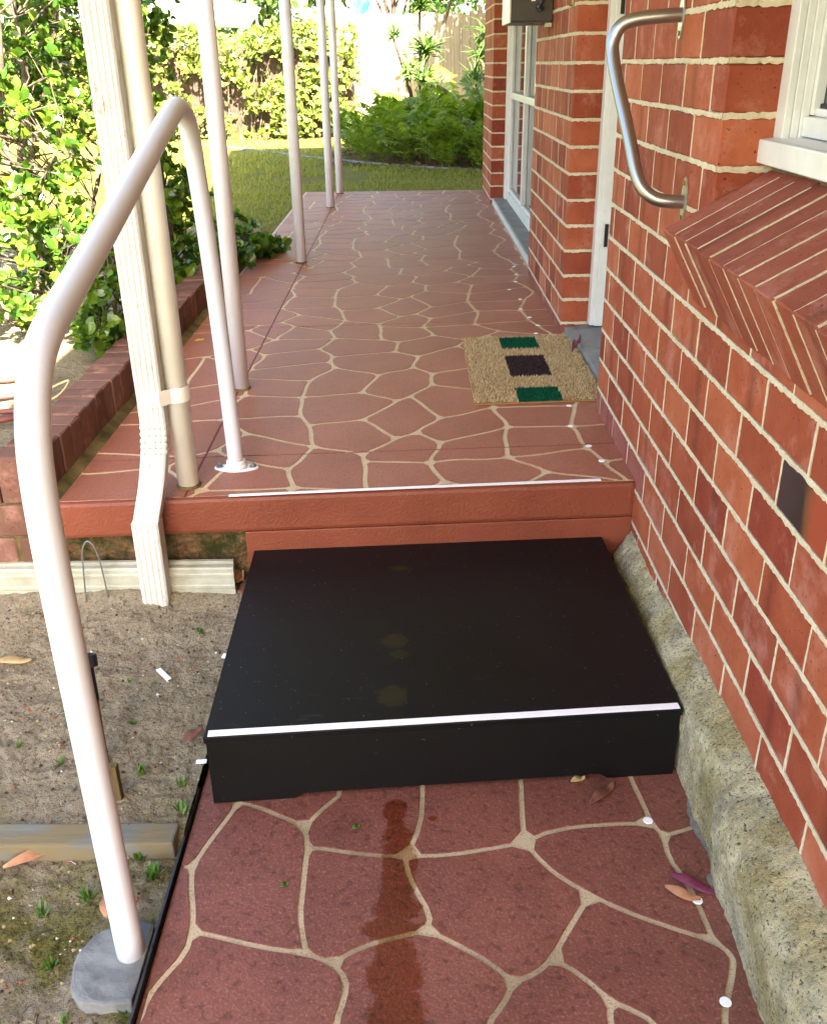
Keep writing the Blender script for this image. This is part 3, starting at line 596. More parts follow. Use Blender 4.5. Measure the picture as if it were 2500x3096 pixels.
# --- main wall: x = 0, from the door recess back past the window -------------
wall = part('brick_wall', *merge(box(0.006, 0.30, -5.6, 0.692, -0.45, 0.80), box(0.006, 0.30, -0.43, 0.692, 0.80, 2.5), box(0.006, 0.30, -5.6, -2.05, 0.80, 2.5), box(0.006, 0.30, -2.05, -0.44, 2.0, 2.5)), M_mortar, house)
JV, JF = [], []; OV, OF = [], []
WB, WT = -0.44, -2.05                                    # window opening in y
for k in range(-2, 24):
    z0, z1 = zl(k), zl(k+1); zc = (z0+z1)/2
    odd = (k+1) % 2                                       # course k+1 has half perpends when odd
    ys = [0.386-(n+(0.5 if odd else 0.0))*PITCH for n in range(-2, 26)]
    edges = [0.70]+[y+br.uniform(-0.004, 0.004) for y in ys if y < 0.64 and y > -5.6]+[-5.6]
    open_ = z1 > 0.92 and z0 < 2.0
    low = zl(k) < 0.76 and open_
    if open_: edges = [e for e in edges if not (0.0 < e-WB < 0.07)]; edges = sorted(edges, reverse=True)
    for a, b in zip(edges, edges[1:]):
        segs = [(b, a)]
        if open_:
            segs = []
            if a > WB: segs.append((max(b, WB), a))
            if b < WT: segs.append((b, min(a, WT)))
        for y0, y1 in segs:
            if y1-y0 < 0.03: continue
            yc = (y0+y1)/2
            g0 = 0.0 if abs(y0-WB) < 1e-6 else 0.0032; g1 = 0.0 if y1 > 0.69 else 0.0032
            h0, h1 = z0+0.0062, z1-0.0062
            vis = yc > -1.75 and zc < 1.5 and z1 > -0.30
            if not vis:
                v, f = box(0.0, 0.05, y0+g0, y1-g1, h0, h1); nb = len(OV); OV += v; OF += [tuple(i+nb for i in q) for q in f]; continue
            m = M_brick
            if br.random() < 0.05: m = M_brickdk
            if zc < 0.05 and yc > 0.02: m = M_pbrick
            if abs(yc+1.174) < 0.1 and abs(zc-0.468) < 0.05: m = M_burnt
            brick(wall, 0.0, 0.122, y0+g0, y1-g1, h0, h1, m)
            if g0: strip_v(JV, JF, 0.0, y0, h0-0.002, h1+0.002, 0.0034, lean=br.uniform(-0.004, 0.004))
    # bed joint
    if zl(k) > 0.86 and zl(k) < 2.0: strip_h(JV, JF, 0.0, WB, 0.70, z0, 0.0060)
    elif zl(k) < 2.2: strip_h(JV, JF, 0.0, -2.2, 0.70, z0, 0.0060)
stuff(part('mortar_joints', JV, JF, M_mortar, wall))
stuff(part('upper_bricks', OV, OF, M_brick, wall))
# reveal of the window opening: end faces of the alternate courses (facing -y)
RVV, RVF = [], []
for k in range(8, 20):
    strip_h(RVV, RVF, WB, 0.0, 0.125, zl(k), 0.0068, face='y', proud=0.0012)
stuff(part('reveal_joints', RVV, RVF, M_mortar, wall))
# --- window sill of bricks on edge ------------------------------------------
U = Vector((0.875, 0, 0.484)); Wd = Vector((0.484, 0, -0.875)); P0 = Vector((-0.108, 0, 0.837))
_c = [P0+U*0.012+Wd*0.012, P0+U*0.25+Wd*0.012, P0+U*0.10+Wd*0.175, P0+U*0.012+Wd*0.175]
sill = part('brick_sill', [(p.x, y, p.z) for y in (-0.456, -2.12) for p in _c], [(0, 1, 2, 3), (7, 6, 5, 4), (0, 4, 5, 1), (1, 5, 6, 2), (2, 6, 7, 3), (3, 7, 4, 0)], M_mortar, house)
ye = -0.452
for i in range(19):
    ya, yb = ye-i*0.0895-0.0018, ye-(i+1)*0.0895+0.0018
    L = 0.262
    me = chamfer(L, abs(yb-ya), 0.19, 0.0022, i % 4, M_sillbrick)
    o = bpy.data.objects.new('brick', me); c = P0+U*(L/2)+Wd*(0.095)+Vector((br.uniform(-0.0028, 0.0028), (ya+yb)/2, br.uniform(-0.0022, 0.0022)))
    link(o, sill, c); o.rotation_euler = (0, -math.atan2(0.484, 0.875), 0)
SV, SF = [], []
for i in range(1, 20):
    y = ye-i*0.0895
    for pth in ([P0+U*0.245-Wd*0.0006, P0+U*0.004-Wd*0.0006], [P0+Wd*0.004-U*0.0006, P0+Wd*0.185-U*0.0006]):
        a, b = pth; n = 26; nb = len(SV); nrm = (-Wd if pth[0] != P0 and abs((b-a).normalized().dot(U)) > 0.9 else -U)
        for j in range(n+1):
            p = a.lerp(b, j/n); hw = 0.0014*(1+0.7*br.uniform(-1, 1)); yy = y+0.002*nz(j*0.3, y, 2, 2)
            for dy, dn in ((-hw, -0.008), (-hw, 0), (hw, 0), (hw, -0.008)): q = p+nrm*dn; SV.append((q.x, yy+dy, q.z))
        for j in range(n):
            for m in range(3): SF.append((nb+j*4+m, nb+j*4+m+1, nb+(j+1)*4+m+1, nb+(j+1)*4+m))
stuff(part('sill_joints', SV, SF, M_mortar, sill))
# --- front window (right of frame) ------------------------------------------
win = part('window', *box(0.19, 0.20, -2.05, -0.44, 0.95, 2.0), M_glassd, house)
part('sill_board', *box(0.088, 0.26, -2.06, -0.437, 0.976, 1.026), M_joinery, win, bev=0.004)
part('sill_slope', [(0.10, -0.437, 1.0265), (0.26, -0.437, 1.040), (0.26, -2.06, 1.040), (0.10, -2.06, 1.0265), (0.26, -0.437, 1.02), (0.26, -2.06, 1.02)], [(0, 1, 2, 3), (1, 4, 5, 2)], M_joinery, win)
part('architrave', *box(0.118, 0.1345, -0.490, -0.437, 1.028, 2.0), M_joinery, win, bev=0.003)
part('jamb', *box(0.135, 0.1505, -0.4935, -0.437, 1.03, 2.0), M_joinery, win, bev=0.002)
part('sash_stile', *box(0.151, 0.1675, -0.499, -0.437, 1.03, 2.0), M_joinery, win, bev=0.002)
part('sash_bead', *box(0.168, 0.1895, -0.513, -0.437, 1.076, 2.0), M_joinery, win, bev=0.002)
part('bottom_rail', *box(0.156, 0.1895, -2.05, -0.4995, 1.034, 1.074), M_joinery, win, bev=0.003)
part('bottom_bead', *box(0.174, 0.1895, -2.05, -0.5135, 1.0745, 1.090), M_joinery, win, bev=0.002)
part('dark_seal', *box(0.182, 0.1897, -2.05, -0.5135, 1.0905, 1.099), M_black, win)
part('screw', *lathe([(0.005, 0), (0.005, 0.003), (0.003, 0.004)], (0, 0, 0), 10), M_bolt, win, origin=WO[win.name])
sc_ = [o for o in COL.objects if o.name.startswith('screw')][-1]; sc_.location = Vector((0.128, -0.4905, 1.21))-WO[win.name]; sc_.rotation_euler = (math.pi/2, 0, 0)
part('lintel', *box(0.0, 0.30, -2.05, -0.44, 2.0, 2.1), M_brick, win)

# --- pillar between door and long window -------------------------------------
def pillar(name, x, y0, y1, zbed, ncourse, pitch_z, paint_first, side_w, single=999, vis_back=True):
    p = part(name, *box(x+0.006, x+0.32, y0+0.006, y1-0.004, -0.02, 2.5), M_mortar, house)
    V, F = [], []; OV, OF = [], []
    for k in range(ncourse):
        za = zbed+(k-1)*pitch_z; zb = za+pitch_z
        ys = [y0+i*PITCH+(0.12 if k % 2 else 0.24) for i in range(0, 8)]
        ed = [y0]+[v+br.uniform(-0.005, 0.005) for v in ys if v < y1-0.05]+[y1]
        for i, (a, b) in enumerate(zip(ed, ed[1:])):
            ga = 0.0 if i == 0 else 0.0032; gb = 0.0 if b == y1 else 0.0032
            ha = (za if k else -0.004)+0.0062*(1 if k else 0); hb = zb-0.0062
            m = M_pbrick if (k == 0 and paint_first) else (M_brickdk if br.random() < 0.1 else M_brick)
            if (i == 0 or i < single) and k < 16: brick(p, x, x+(0.30 if i == 0 else 0.11), a+ga, b-gb, ha, hb, m)
            else:
                v, f = box(x, x+0.05, a+ga, b-gb, ha, hb); nb = len(OV); OV += v; OF += [tuple(q+nb for q in ff) for ff in f]
            if i and k: strip_v(V, F, x, a, ha-0.002, hb+0.002, 0.0024, proud=0.0004)
        if k: 
            strip_h(V, F, x, y0, y1, za, 0.0066); strip_h(V, F, y0, x, x+side_w, za, 0.0066, face='y')
    stuff(part('mortar_joints', V, F, M_mortar, p))
    if OV: stuff(part('upper_bricks', OV, OF, M_brick, p))
    return p
pillar('door_pillar', 0.022, 1.80, 3.20, 0.047, 23, 0.1133, True, 0.30)
pillar('end_pillar', 0.034, 6.40, 7.49, 0.045, 23, 0.1135, True, 0.30, single=3)
# --- door recess -----------------------------------------------------------------
door = part('door', *box(0.215, 0.26, 0.70, 1.80, 0.05, 2.15), M_joinery, house)
part('door_panel', *box(0.206, 0.2155, 0.85, 1.62, 0.25, 0.95), M_joinery, door, bev=0.004)
frame = part('door_frame', *box(0.148, 0.235, 1.735, 1.799, 0.052, 2.2), M_joinery, house, bev=0.004)
part('door_stop', *box(0.168, 0.2345, 1.716, 1.7345, 0.053, 2.2), M_joinery, frame, bev=0.002)
part('frame_head', *box(0.148, 0.235, 0.70, 1.734, 2.15, 2.2), M_joinery, frame, bev=0.004)
for z in (0.42, 1.36): part('hinge', *box(0.185, 0.2005, 1.708, 1.7155, z, z+0.10), M_black, frame)
part('threshold', [(0.06, 0.70, 0.0), (0.06, 1.799, 0.0), (0.07, 0.70, 0.028), (0.07, 1.799, 0.028), (0.235, 0.70, 0.052), (0.235, 1.799, 0.052), (0.235, 0.70, 0.0), (0.235, 1.799, 0.0)],
     [(0, 2, 3, 1), (2, 4, 5, 3), (4, 6, 7, 5), (0, 6, 4, 2), (1, 3, 5, 7)], M_sillc, house, bev=0.003)
part('threshold_stub', *box(0.04, 0.09, 1.58, 1.79, -0.001, 0.034), M_sillc, house, bev=0.004)
part('recess_side', *box(0.13, 0.30, 0.60, 0.699, -0.02, 2.5), M_brickdk, house)
part('recess_head', *box(0.02, 0.30, 0.70, 1.80, 2.2, 2.5), M_brick, house)
# --- long window between the pillars ------------------------------------------------
lw = part('long_window', *box(0.205, 0.212, 3.2, 6.4, 0.10, 2.2), M_glass, house)
part('sill', *box(0.062, 0.24, 3.15, 6.395, 0.004, 0.058), M_sillc, lw, bev=0.005)
part('sill_edge', *box(0.050, 0.0615, 3.15, 6.395, 0.004, 0.050), M_trim, lw, bev=0.002)
part('jamb', *box(0.15, 0.215, 6.26, 6.398, 0.06, 2.2), M_joinery, lw, bev=0.005)
part('jamb_bead', *box(0.178, 0.2045, 6.19, 6.259, 0.10, 2.2), M_joinery, lw, bev=0.004)
part('bottom_rail', *box(0.165, 0.2045, 3.2, 6.189, 0.060, 0.135), M_joinery, lw, bev=0.005)
part('bottom_bead', *box(0.185, 0.2043, 3.2, 6.188, 0.136, 0.16), M_joinery, lw, bev=0.003)
part('transom', *box(0.160, 0.2045, 3.2, 6.1885, 0.905, 0.955), M_joinery, lw, bev=0.006)
for y in (5.05, 3.9): part('mullion', *box(0.166, 0.2047, y, y+0.055, 0.1605, 2.2), M_joinery, lw, bev=0.005)
part('curtain', *box(0.26, 0.27, 3.2, 6.4, 0.10, 2.2), M_blind, lw)
part('window_head', *box(0.03, 0.30, 3.2, 6.4, 2.2, 2.5), M_brick, house)
# --- roof over porch and house ---------------------------------------------------------
RE = [(-1.45, -6.5), (-1.66, 0.0), (-3.0, 10.3), (6.0, 10.3), (6.0, -6.5)]      # unseen eave line, skewed and lengthened to place the shade; then far side
RV = [(x, y, 2.55 if x < 0 else 3.6) for x, y in RE]+[(x, y, 2.47) for x, y in RE]
roof = part('roof', RV, [(4, 3, 2, 1, 0), (5, 6, 7, 8, 9)]+[(i, (i+1) % 5, 5+(i+1) % 5, 5+i) for i in range(5)], [M_tilesr, M_roof], house, midx=[0, 1, 1, 1, 0, 0, 0])
part('back_wall', *box(0.30, 5.5, -5.6, -5.3, -0.45, 2.47), M_brick, house)
part('end_wall', *box(0.36, 5.5, 7.2, 7.48, -0.45, 2.47), M_brick, house)

# ================================================================== THINGS ON THE PORCH
def post(x, y, r, label):
    t = thing('porch_post', label, 'post', (x, y, 0.0), 'white posts along the porch edge')
    part('pole', *tube([(x, y, 0.003), (x, y, 2.47)], r, 28), M_white if y > 0.5 else M_cream, t, smooth=False)
    for p in [c for c in t.children if c.name.startswith('pole')]:
        p.data.polygons.foreach_set('use_smooth', [len(f.vertices) == 4 for f in p.data.polygons])
    V, F = lathe([(r+0.006, 0.0), (r+0.005, 0.004), (r+0.001, 0.008)], (x, y, 0.003), 28); V = [(a+0.003*nz(a, b, c, 60), b+0.003*nz(b, a, c, 60), c) for a, b, c in V]
    part('sealant', V, F, M_mortar_d, t)
    return t
post(-1.394, 0.017, 0.0325, 'cream round post strapped to the downpipe at the porch front')
post(-1.387, 0.985, 0.0320, 'white round post second along the porch, beside the handrail leg')
post(-1.428, 3.670, 0.0355, 'white round post third along the porch, beside the low creeper')
post(-1.438, 6.317, 0.0355, 'white round post fourth along the porch, left of the last one')
post(-1.424, 7.334, 0.0355, 'white round post at the far end of the porch')

# downpipe --------------------------------------------------------------------
dp = thing('downpipe', 'cream rectangular fluted downpipe bent over the porch edge into the sand', 'downpipe', (-1.49, -0.15, -0.35))
def sweep(path, prof):
    V, F = [], []; n = len(prof)
    for (x, y, z) in path:
        for (px, py) in prof: V.append((x+px, y+py, z))
    for i in range(len(path)-1):
        for k in range(n): F.append((i*n+k, i*n+(k+1) % n, (i+1)*n+(k+1) % n, (i+1)*n+k))
    F.append(tuple(range(n))); F.append(tuple(len(path)*n-1-k for k in range(n))); return V, F
def flute(w, d, s=1.0, fl=0.0018):
    w *= s; d *= s; P = [(-w/2, d), (-w/2, 0.004)]
    xs = np.linspace(-w/2+0.006, w/2-0.006, 25)
    for i, x in enumerate(xs): P.append((x, 0.0 if (i % 6) in (0, 1, 2) else fl))
    P += [(w/2, 0.004), (w/2, d)]
    ys = np.linspace(d-0.006, 0.006, 9)
    return P
prof = flute(0.076, 0.052)
up_ = [(-1.462, -0.048, z) for z in np.linspace(2.46, 0.235, 60)]
mid_ = catmull([(-1.462, -0.048, 0.235), (-1.463, -0.054, 0.19), (-1.466, -0.075, 0.14), (-1.472, -0.105, 0.075), (-1.487, -0.178, -0.035)], 6)
V, F = sweep([tuple(p) for p in up_]+[tuple(p) for p in mid_][1:], prof); V = [(a+0.0012*nz(a, c, 0, 14), b+0.0012*nz(b, c, 3, 14), c) for a, b, c in V]
part('upper_pipe', V[::1], [f[::-1] for f in F], M_dpipe, dp)
low_ = [(-1.488, -0.184, -0.032), (-1.489, -0.183, -0.12), (-1.491, -0.179, -0.22), (-1.493, -0.174, -0.335), (-1.493, -0.173, -0.36)]
V, F = sweep(low_, flute(0.080, 0.056)); part('shoe', V, [f[::-1] for f in F], M_dpipe, dp)
for i, z in enumerate((0.225, 0.205, 0.187, 0.170, 0.154)):
    yo = -0.048-(0.0 if i < 1 else 0.006*i)
    V, F = sweep([(-1.4625, yo-0.0025, z), (-1.4628, yo-0.0045, z-0.005), (-1.463, yo-0.0025, z-0.010)], flute(0.0775, 0.05, 1.02, 0.002)); part('crimp', V, [f[::-1] for f in F], M_dpipe, dp)
def ribbon(path, z0, z1, th, mat, name, parent):
    V, F = [], []; n = len(path)
    for i, (x, y) in enumerate(path):
        a = Vector(path[max(i-1, 0)]); b = Vector(path[min(i+1, n-1)]); t = (b-a).normalized(); nn_ = Vector((t.y, -t.x))*th
        V += [(x, y, z0), (x, y, z1), (x+nn_.x, y+nn_.y, z1), (x+nn_.x, y+nn_.y, z0)]
    for i in range(n-1):
        for k in range(4): F.append((i*4+k, (i+1)*4+k, (i+1)*4+(k+1) % 4, i*4+(k+1) % 4))
    F += [(0, 1, 2, 3), tuple(4*(n-1)+k for k in (3, 2, 1, 0))]
    return part(name, V, F, mat, parent, bev=0.0008)
sp_ = [(-1.478, -0.0495), (-1.455, -0.050), (-1.432, -0.0485), (-1.420, -0.036), (-1.405, -0.020)]+[(-1.394+0.0345*math.cos(a), 0.017+0.0345*math.sin(a)) for a in np.linspace(-math.pi*0.5, math.pi*0.35, 12)]
ribbon(sp_, 0.285, 0.331, 0.003, M_cream, 'strap', dp)
ribbon([(x, y-0.0032 if i < 5 else y) for i, (x, y) in enumerate(sp_[:5])], 0.303, 0.313, 0.0012, M_cream, 'strap_rib', dp)
for z in (0.297, 0.319): part('rivet', *[(lambda v, f: (v, f))(*tube([(-1.470, -0.0525, z), (-1.470, -0.0565, z)], 0.003, 8))][0], M_cream, dp)

# handrail ---------------------------------------------------------------------
hr = thing('handrail', 'white bent tubular handrail from concrete footing up to the porch floor', 'handrail', (-1.25, -1.393, -0.375))
HP = [(-1.249, -1.393, -0.385), (-1.250, -1.391, 0.10), (-1.252, -1.385, 0.45), (-1.253, -1.374, 0.62), (-1.254, -1.350, 0.705), (-1.255, -1.305, 0.770), (-1.256, -1.235, 0.812), (-1.257, -1.10, 0.850), (-1.258, -0.85, 0.916), (-1.258, -0.435, 1.030),
      (-1.259, -0.235, 1.083), (-1.259, -0.150, 1.095), (-1.260, -0.075, 1.072), (-1.261, -0.025, 1.005), (-1.262, 0.005, 0.915), (-1.263, 0.045, 0.76), (-1.264, 0.085, 0.55), (-1.265, 0.120, 0.28), (-1.266, 0.146, 0.004)]
HR_ = catmull(HP, 7); V, F = tube(HR_, [0.0264-0.0018*min(1, i/len(HR_)) for i in range(len(HR_))], 28); part('rail', V, F, M_rail, hr, smooth=True)
fl = []
for a in np.linspace(0, 2*math.pi, 40, endpoint=False):
    c, s_ = math.cos(a), math.sin(a); fl.append((-1.266+0.072*math.copysign(abs(c)**1.25, c), 0.146+(0.034*abs(s_)**1.3*math.copysign(1, s_))))
part('base_flange', *prism(fl, 0.003, 0.011), M_white, hr, bev=0.0025)
part('collar', *lathe([(0.037, 0.0115), (0.034, 0.018), (0.030, 0.026), (0.0315, 0.032), (0.0265, 0.036)], (-1.266, 0.146, 0), 28), M_white, hr, smooth=True)
for sx in (-1, 1):
    b = part('bolt', *lathe([(0.012, 0.0112), (0.012, 0.0135)], (-1.266+sx*0.054, 0.146, 0), 16), M_bolt, hr)
    part('bolt_head', *lathe([(0.0075, 0.0136), (0.0075, 0.021), (0.006, 0.0225)], (-1.266+sx*0.054, 0.146, 0), 6), M_bolt, b)
# footing
fp = []
for a in np.linspace(0, 2*math.pi, 46, endpoint=False):
    r = 0.098*(1+0.14*nz(math.cos(a), math.sin(a), 2, 1.8)+0.07*nz(math.cos(a), math.sin(a), 5, 7)); fp.append((min(-1.2195, -1.262+r*math.cos(a)), -1.412+r*math.sin(a)))
fo = part('concrete_footing', *prism(fp, -0.45, -0.368), M_conc, bev=0.010)
bm = bmesh.new(); bm.from_mesh(fo.data); bmesh.ops.triangulate(bm, faces=bm.faces[:]); bmesh.ops.subdivide_edges(bm, edges=[e for e in bm.edges if e.calc_length() > 0.02], cuts=3, use_grid_fill=True)
for v in bm.verts: v.co.z += 0.004*nz(v.co.x, v.co.y, 0, 30)*(1 if v.co.z > 0.02 else 0); v.co.x += 0.003*nz(v.co.x, v.co.z, 4, 45); v.co.y += 0.003*nz(v.co.y, v.co.z, 8, 45)
bm.to_mesh(fo.data); bm.free(); tag(fo, 'grey lumpy concrete footing round the foot of the white handrail', 'footing')
# plastic edging between sand and path
ep = [(-1.2125+0.002*nz(0, y, 0, 3), y) for y in np.linspace(-0.93, -2.3, 40)]
V, F = [], []
for x, y in ep: zt = -0.369+0.006*nz(1, y, 2, 2.5); V += [(x-0.0025, y, -0.46), (x-0.0025, y, zt), (x+0.0025, y, zt), (x+0.0025, y, -0.46)]
for i in range(len(ep)-1):
    for k in range(4): F.append((i*4+k, i*4+(k+1) % 4, (i+1)*4+(k+1) % 4, (i+1)*4+k))
F += [(3, 2, 1, 0), tuple(len(V)-4+k for k in range(4))]
tag(part('garden_edging', V, F, M_plastic), 'thin black plastic edging strip between sand and red path', 'edging')

# step box -----------------------------------------------------------------------
st = thing('wooden_step', 'black painted wooden half step in front of the porch', 'step', (-0.63, -0.45, PZ))
A_, B_, C_, D_ = (-1.193, -0.050), (-0.093, -0.004), (-0.064, -0.893), (-1.172, -0.977)     # back-left, back-right, front-right, front-left
ZT = -0.185
def lerp2(p, q, t): return (p[0]+(q[0]-p[0])*t, p[1]+(q[1]-p[1])*t)
V, F = prism([D_, C_, B_, A_], ZT-0.018, ZT); part('top_board', V, F, M_step, st, bev=0.002)
cz = PZ+0.004
fd = Vector((C_[0]-D_[0], C_[1]-D_[1], 0)); fl_ = fd.length; fd.normalize(); fnrm = Vector((fd.y, -fd.x, 0))
def fpt(t, z, o): p = Vector((D_[0], D_[1], 0))+fd*t-fnrm*o; return (p.x, p.y, z)
outl = [(0.004, ZT-0.0185), (0.004, cz), (0.195, cz), (0.215, cz+0.014), (fl_-0.185, cz+0.014), (fl_-0.165, cz), (fl_-0.004, cz), (fl_-0.004, ZT-0.0185)]
n_ = len(outl); V = [fpt(t, z, 0.003) for t, z in outl]+[fpt(t, z, 0.021) for t, z in outl]
part('front_board', V, [tuple(range(n_)), tuple(range(2*n_-1, n_-1, -1))]+[(i, n_+i, n_+(i+1) % n_, (i+1) % n_) for i in range(n_)], M_stepf, st, bev=0.0015)
for (p, q, nm) in ((A_, D_, 'side_board'), (B_, C_, 'side_board')):
    sgn = 1 if p is A_ else -1
    q2 = lerp2(p, q, 0.97); part(nm, *prism([(p[0]+sgn*0.004, p[1]-0.002), (q2[0]+sgn*0.004, q2[1]), (q2[0]+sgn*0.022, q2[1]), (p[0]+sgn*0.022, p[1]-0.002)][::(-1 if sgn < 0 else 1)], cz, ZT-0.019), M_stepf, st)
part('back_board', *prism([lerp2(A_, B_, 0.02), lerp2(A_, B_, 0.98), (lerp2(A_, B_, 0.98)[0], B_[1]-0.018), (lerp2(A_, B_, 0.02)[0], A_[1]-0.018)][::-1], cz, ZT-0.019), M_stepf, st)
for sx in range(4): pass
def tape(P, w, z, name, parent=None, label=None, mat=None, th=0.0012):
    n = len(P); V, F = [], []
    for i, (x, y) in enumerate(P):
        a = Vector(P[max(i-1, 0)]); b = Vector(P[min(i+1, n-1)]); t = (b-a).normalized(); nn_ = Vector((-t.y, t.x))*w/2
        for zz in (z, z+th): V += [(x+nn_.x, y+nn_.y, zz), (x-nn_.x, y-nn_.y, zz)]
    for i in range(n-1):
        b = i*4; F += [(b+2, b+3, b+7, b+6), (b+1, b+5, b+7, b+3), (b, b+2, b+6, b+4), (b, b+4, b+5, b+1)]
    F += [(0, 1, 3, 2), (4*n-4, 4*n-2, 4*n-1, 4*n-3)]
    o = part(name, V, F, mat or M_tape, parent); 
    return o
nose = [lerp2(D_, C_, t) for t in np.linspace(0.008, 0.993, 24)]; nose = [(x, y+0.0135+0.0008*nz(x, 0, 0, 6)) for x, y in nose]
tape(nose, 0.021, ZT+0.0004, 'white_tape', st)
tape([(D_[0]-0.026, D_[1]+0.010), (D_[0]-0.002, D_[1]+0.012)], 0.013, -0.262, 'tape_tab', st)
strip = [(-1.254+1.148*t, -0.068+0.084*t+0.003*math.sin(3*t)) for t in np.linspace(0, 1, 30)]
tp = tape(strip, 0.016, 0.0040, 'white_tape'); tag(tp, 'narrow white tape strip along the front edge of the red porch', 'tape')

# door mat --------------------------------------------------------------------------
mat_ = thing('doormat', 'tan coir doormat with two green blocks and one dark brown block', 'doormat', (-0.2, 1.22, 0.004))
MC = [(-0.455, 0.738), (0.052, 0.775), (0.052, 1.715), (-0.457, 1.690)]
part('backing', *prism(MC, 0.0042, 0.010), M_coirbase, mat_)
def bil(u, v):
    a = (MC[0][0]*(1-u)+MC[1][0]*u, MC[0][1]*(1-u)+MC[1][1]*u); b = (MC[3][0]*(1-u)+MC[2][0]*u, MC[3][1]*(1-u)+MC[2][1]*u)
    return (a[0]*(1-v)+b[0]*v, a[1]*(1-v)+b[1]*v)
rects = [('green_block', M_green, 0.335, 0.670, -0.01, 0.175), ('dark_block', M_dkpile, 0.335, 0.670, 0.335, 0.650), ('green_block', M_green, 0.335, 0.670, 0.775, 0.975)]
tufts = {i: ([], []) for i in range(4)}
nu, nv = 78, 140
for i in range(nu):
    for j in range(nv):
        u, v = (i+0.5+br.uniform(-0.45, 0.45))/nu, (j+0.5+br.uniform(-0.45, 0.45))/nv
        x, y = bil(u, v); g = 3
        for q, (_, _, u0, u1, v0, v1) in enumerate(rects):
            if u0 <= u <= u1 and v0 <= v <= v1: g = q
        V, F = tufts[g]; b = len(V); a = br.uniform(0, 6.28); w = br.uniform(0.0022, 0.0040); h = br.uniform(0.007, 0.0135); dx, dy = math.cos(a), math.sin(a); lx, ly = br.uniform(-1, 1)*0.005, br.uniform(-1, 1)*0.005
        edge = min(u, 1-u, v, 1-v)
        if edge < 0.014: lx, ly = ((-1 if u < 0.5 else 1)*0.006 if min(u, 1-u) < 0.014 else lx), ((-1 if v < 0.5 else 1)*0.009 if min(v, 1-v) < 0.01 else ly); h *= 0.7
        for (px, py, pz) in ((-dx*w, -dy*w, 0), (dx*w, dy*w, 0), (-dy*w, dx*w, 0), (lx, ly, h)): V.append((x+px, y+py, 0.0095+pz))
        F += [(b, b+1, b+3), (b+1, b+2, b+3), (b+2, b, b+3)]
for q in range(3):
    stuff(part(rects[q][0], *tufts[q], rects[q][1], mat_)); _, m_, u0, u1, v0, v1 = rects[q]; v0 = max(v0, 0.004)
    part('block_backing', *prism([bil(u0, v0), bil(u1, v0), bil(u1, v1), bil(u0, v1)], 0.0101, 0.0125), m_, mat_)
stuff(part('coir_pile', *tufts[3], M_coir, mat_))

# grab rail ------------------------------------------------------------------------------
gr = thing('grab_rail', 'brushed steel grab rail bolted on the brick wall beside the door', 'grab rail', (0.0, -0.1, 0.87))
GP = [(-0.004, -0.020, 1.288), (-0.05, -0.019, 1.286), (-0.115, -0.012, 1.280), (-0.150, -0.006, 1.266), (-0.167, -0.005, 1.235), (-0.168, -0.014, 1.200), (-0.158, -0.050, 1.135), (-0.143, -0.098, 1.060), (-0.130, -0.142, 0.990), (-0.120, -0.172, 0.935), (-0.104, -0.194, 0.896), (-0.075, -0.208, 0.873), (-0.04, -0.215, 0.866), (-0.004, -0.216, 0.865)]
V, F = tube(catmull(GP, 8), 0.0168, 24); part('tube', V, F, M_steel, gr, smooth=True)
for (y, z) in ((-0.020, 1.288), (-0.216, 0.868)):
    pl_ = [(y+0.023*math.cos(a)*(1-0.25*abs(math.sin(a))), z+0.056*math.sin(a)) for a in np.linspace(0, 2*math.pi, 32, endpoint=False)]
    V = [(-0.0015, a, b) for a, b in pl_]+[(-0.0055, a, b) for a, b in pl_]; n_ = len(pl_)
    fo_ = part('flange', V, [tuple(range(n_)), tuple(range(2*n_-1, n_-1, -1))]+[(i, n_+i, n_+(i+1) % n_, (i+1) % n_) for i in range(n_)], M_alu, gr)
    for dz in (-0.041, 0.041): part('screw', *tube([(-0.0056, y, z+dz), (-0.0095, y, z+dz)], 0.0055, 8), M_screw, fo_)

# meter box on the pillar -----------------------------------------------------------------------
mb = thing('meter_box', 'grey and cream metal box mounted high on the brick pillar', 'metal box', (-0.09, 2.76, 1.36))
part('body', *box(-0.185, 0.0195, 2.57, 2.965, 1.368, 1.75), M_boxgrey, mb, bev=0.003)
part('front_cover', *box(-0.1945, -0.186, 2.566, 2.97, 1.362, 1.756), M_boxcream, mb, bev=0.003)
part('base_lip', *box(-0.184, 0.0185, 2.58, 2.95, 1.360, 1.3675), M_boxgrey, mb)
part('sticker', *box(-0.088, -0.068, 2.5675, 2.5695, 1.455, 1.50), M_tape, mb)
V, F = merge(tube(catmull([(-0.02, 2.560, 1.50), (-0.03, 2.545, 1.47), (-0.045, 2.548, 1.44), (-0.055, 2.552, 1.425), (-0.045, 2.545, 1.415), (-0.03, 2.55, 1.43)], 5), 0.008, 8), lathe([(0.012, -0.012), (0.016, -0.004), (0.015, 0.008), (0.009, 0.014)], (-0.052, 2.552, 1.43), 12))
part('lock', V, F, M_plastic, mb)
part('lug', *box(-0.012, 0.018, 2.572, 2.62, 1.343, 1.3595), M_alu, mb)
bb = thing('wall_bracket', 'small brass bracket on the brick pillar right of the metal box', 'bracket', (0.022, 1.93, 1.41))
part('plate', *box(0.0165, 0.0213, 1.90, 1.95, 1.395, 1.45), M_screw, bb, bev=0.001); part('hook', *tube([(0.0163, 1.925, 1.405), (0.006, 1.925, 1.404), (-0.002, 1.925, 1.412)], 0.004, 8), M_screw, bb)

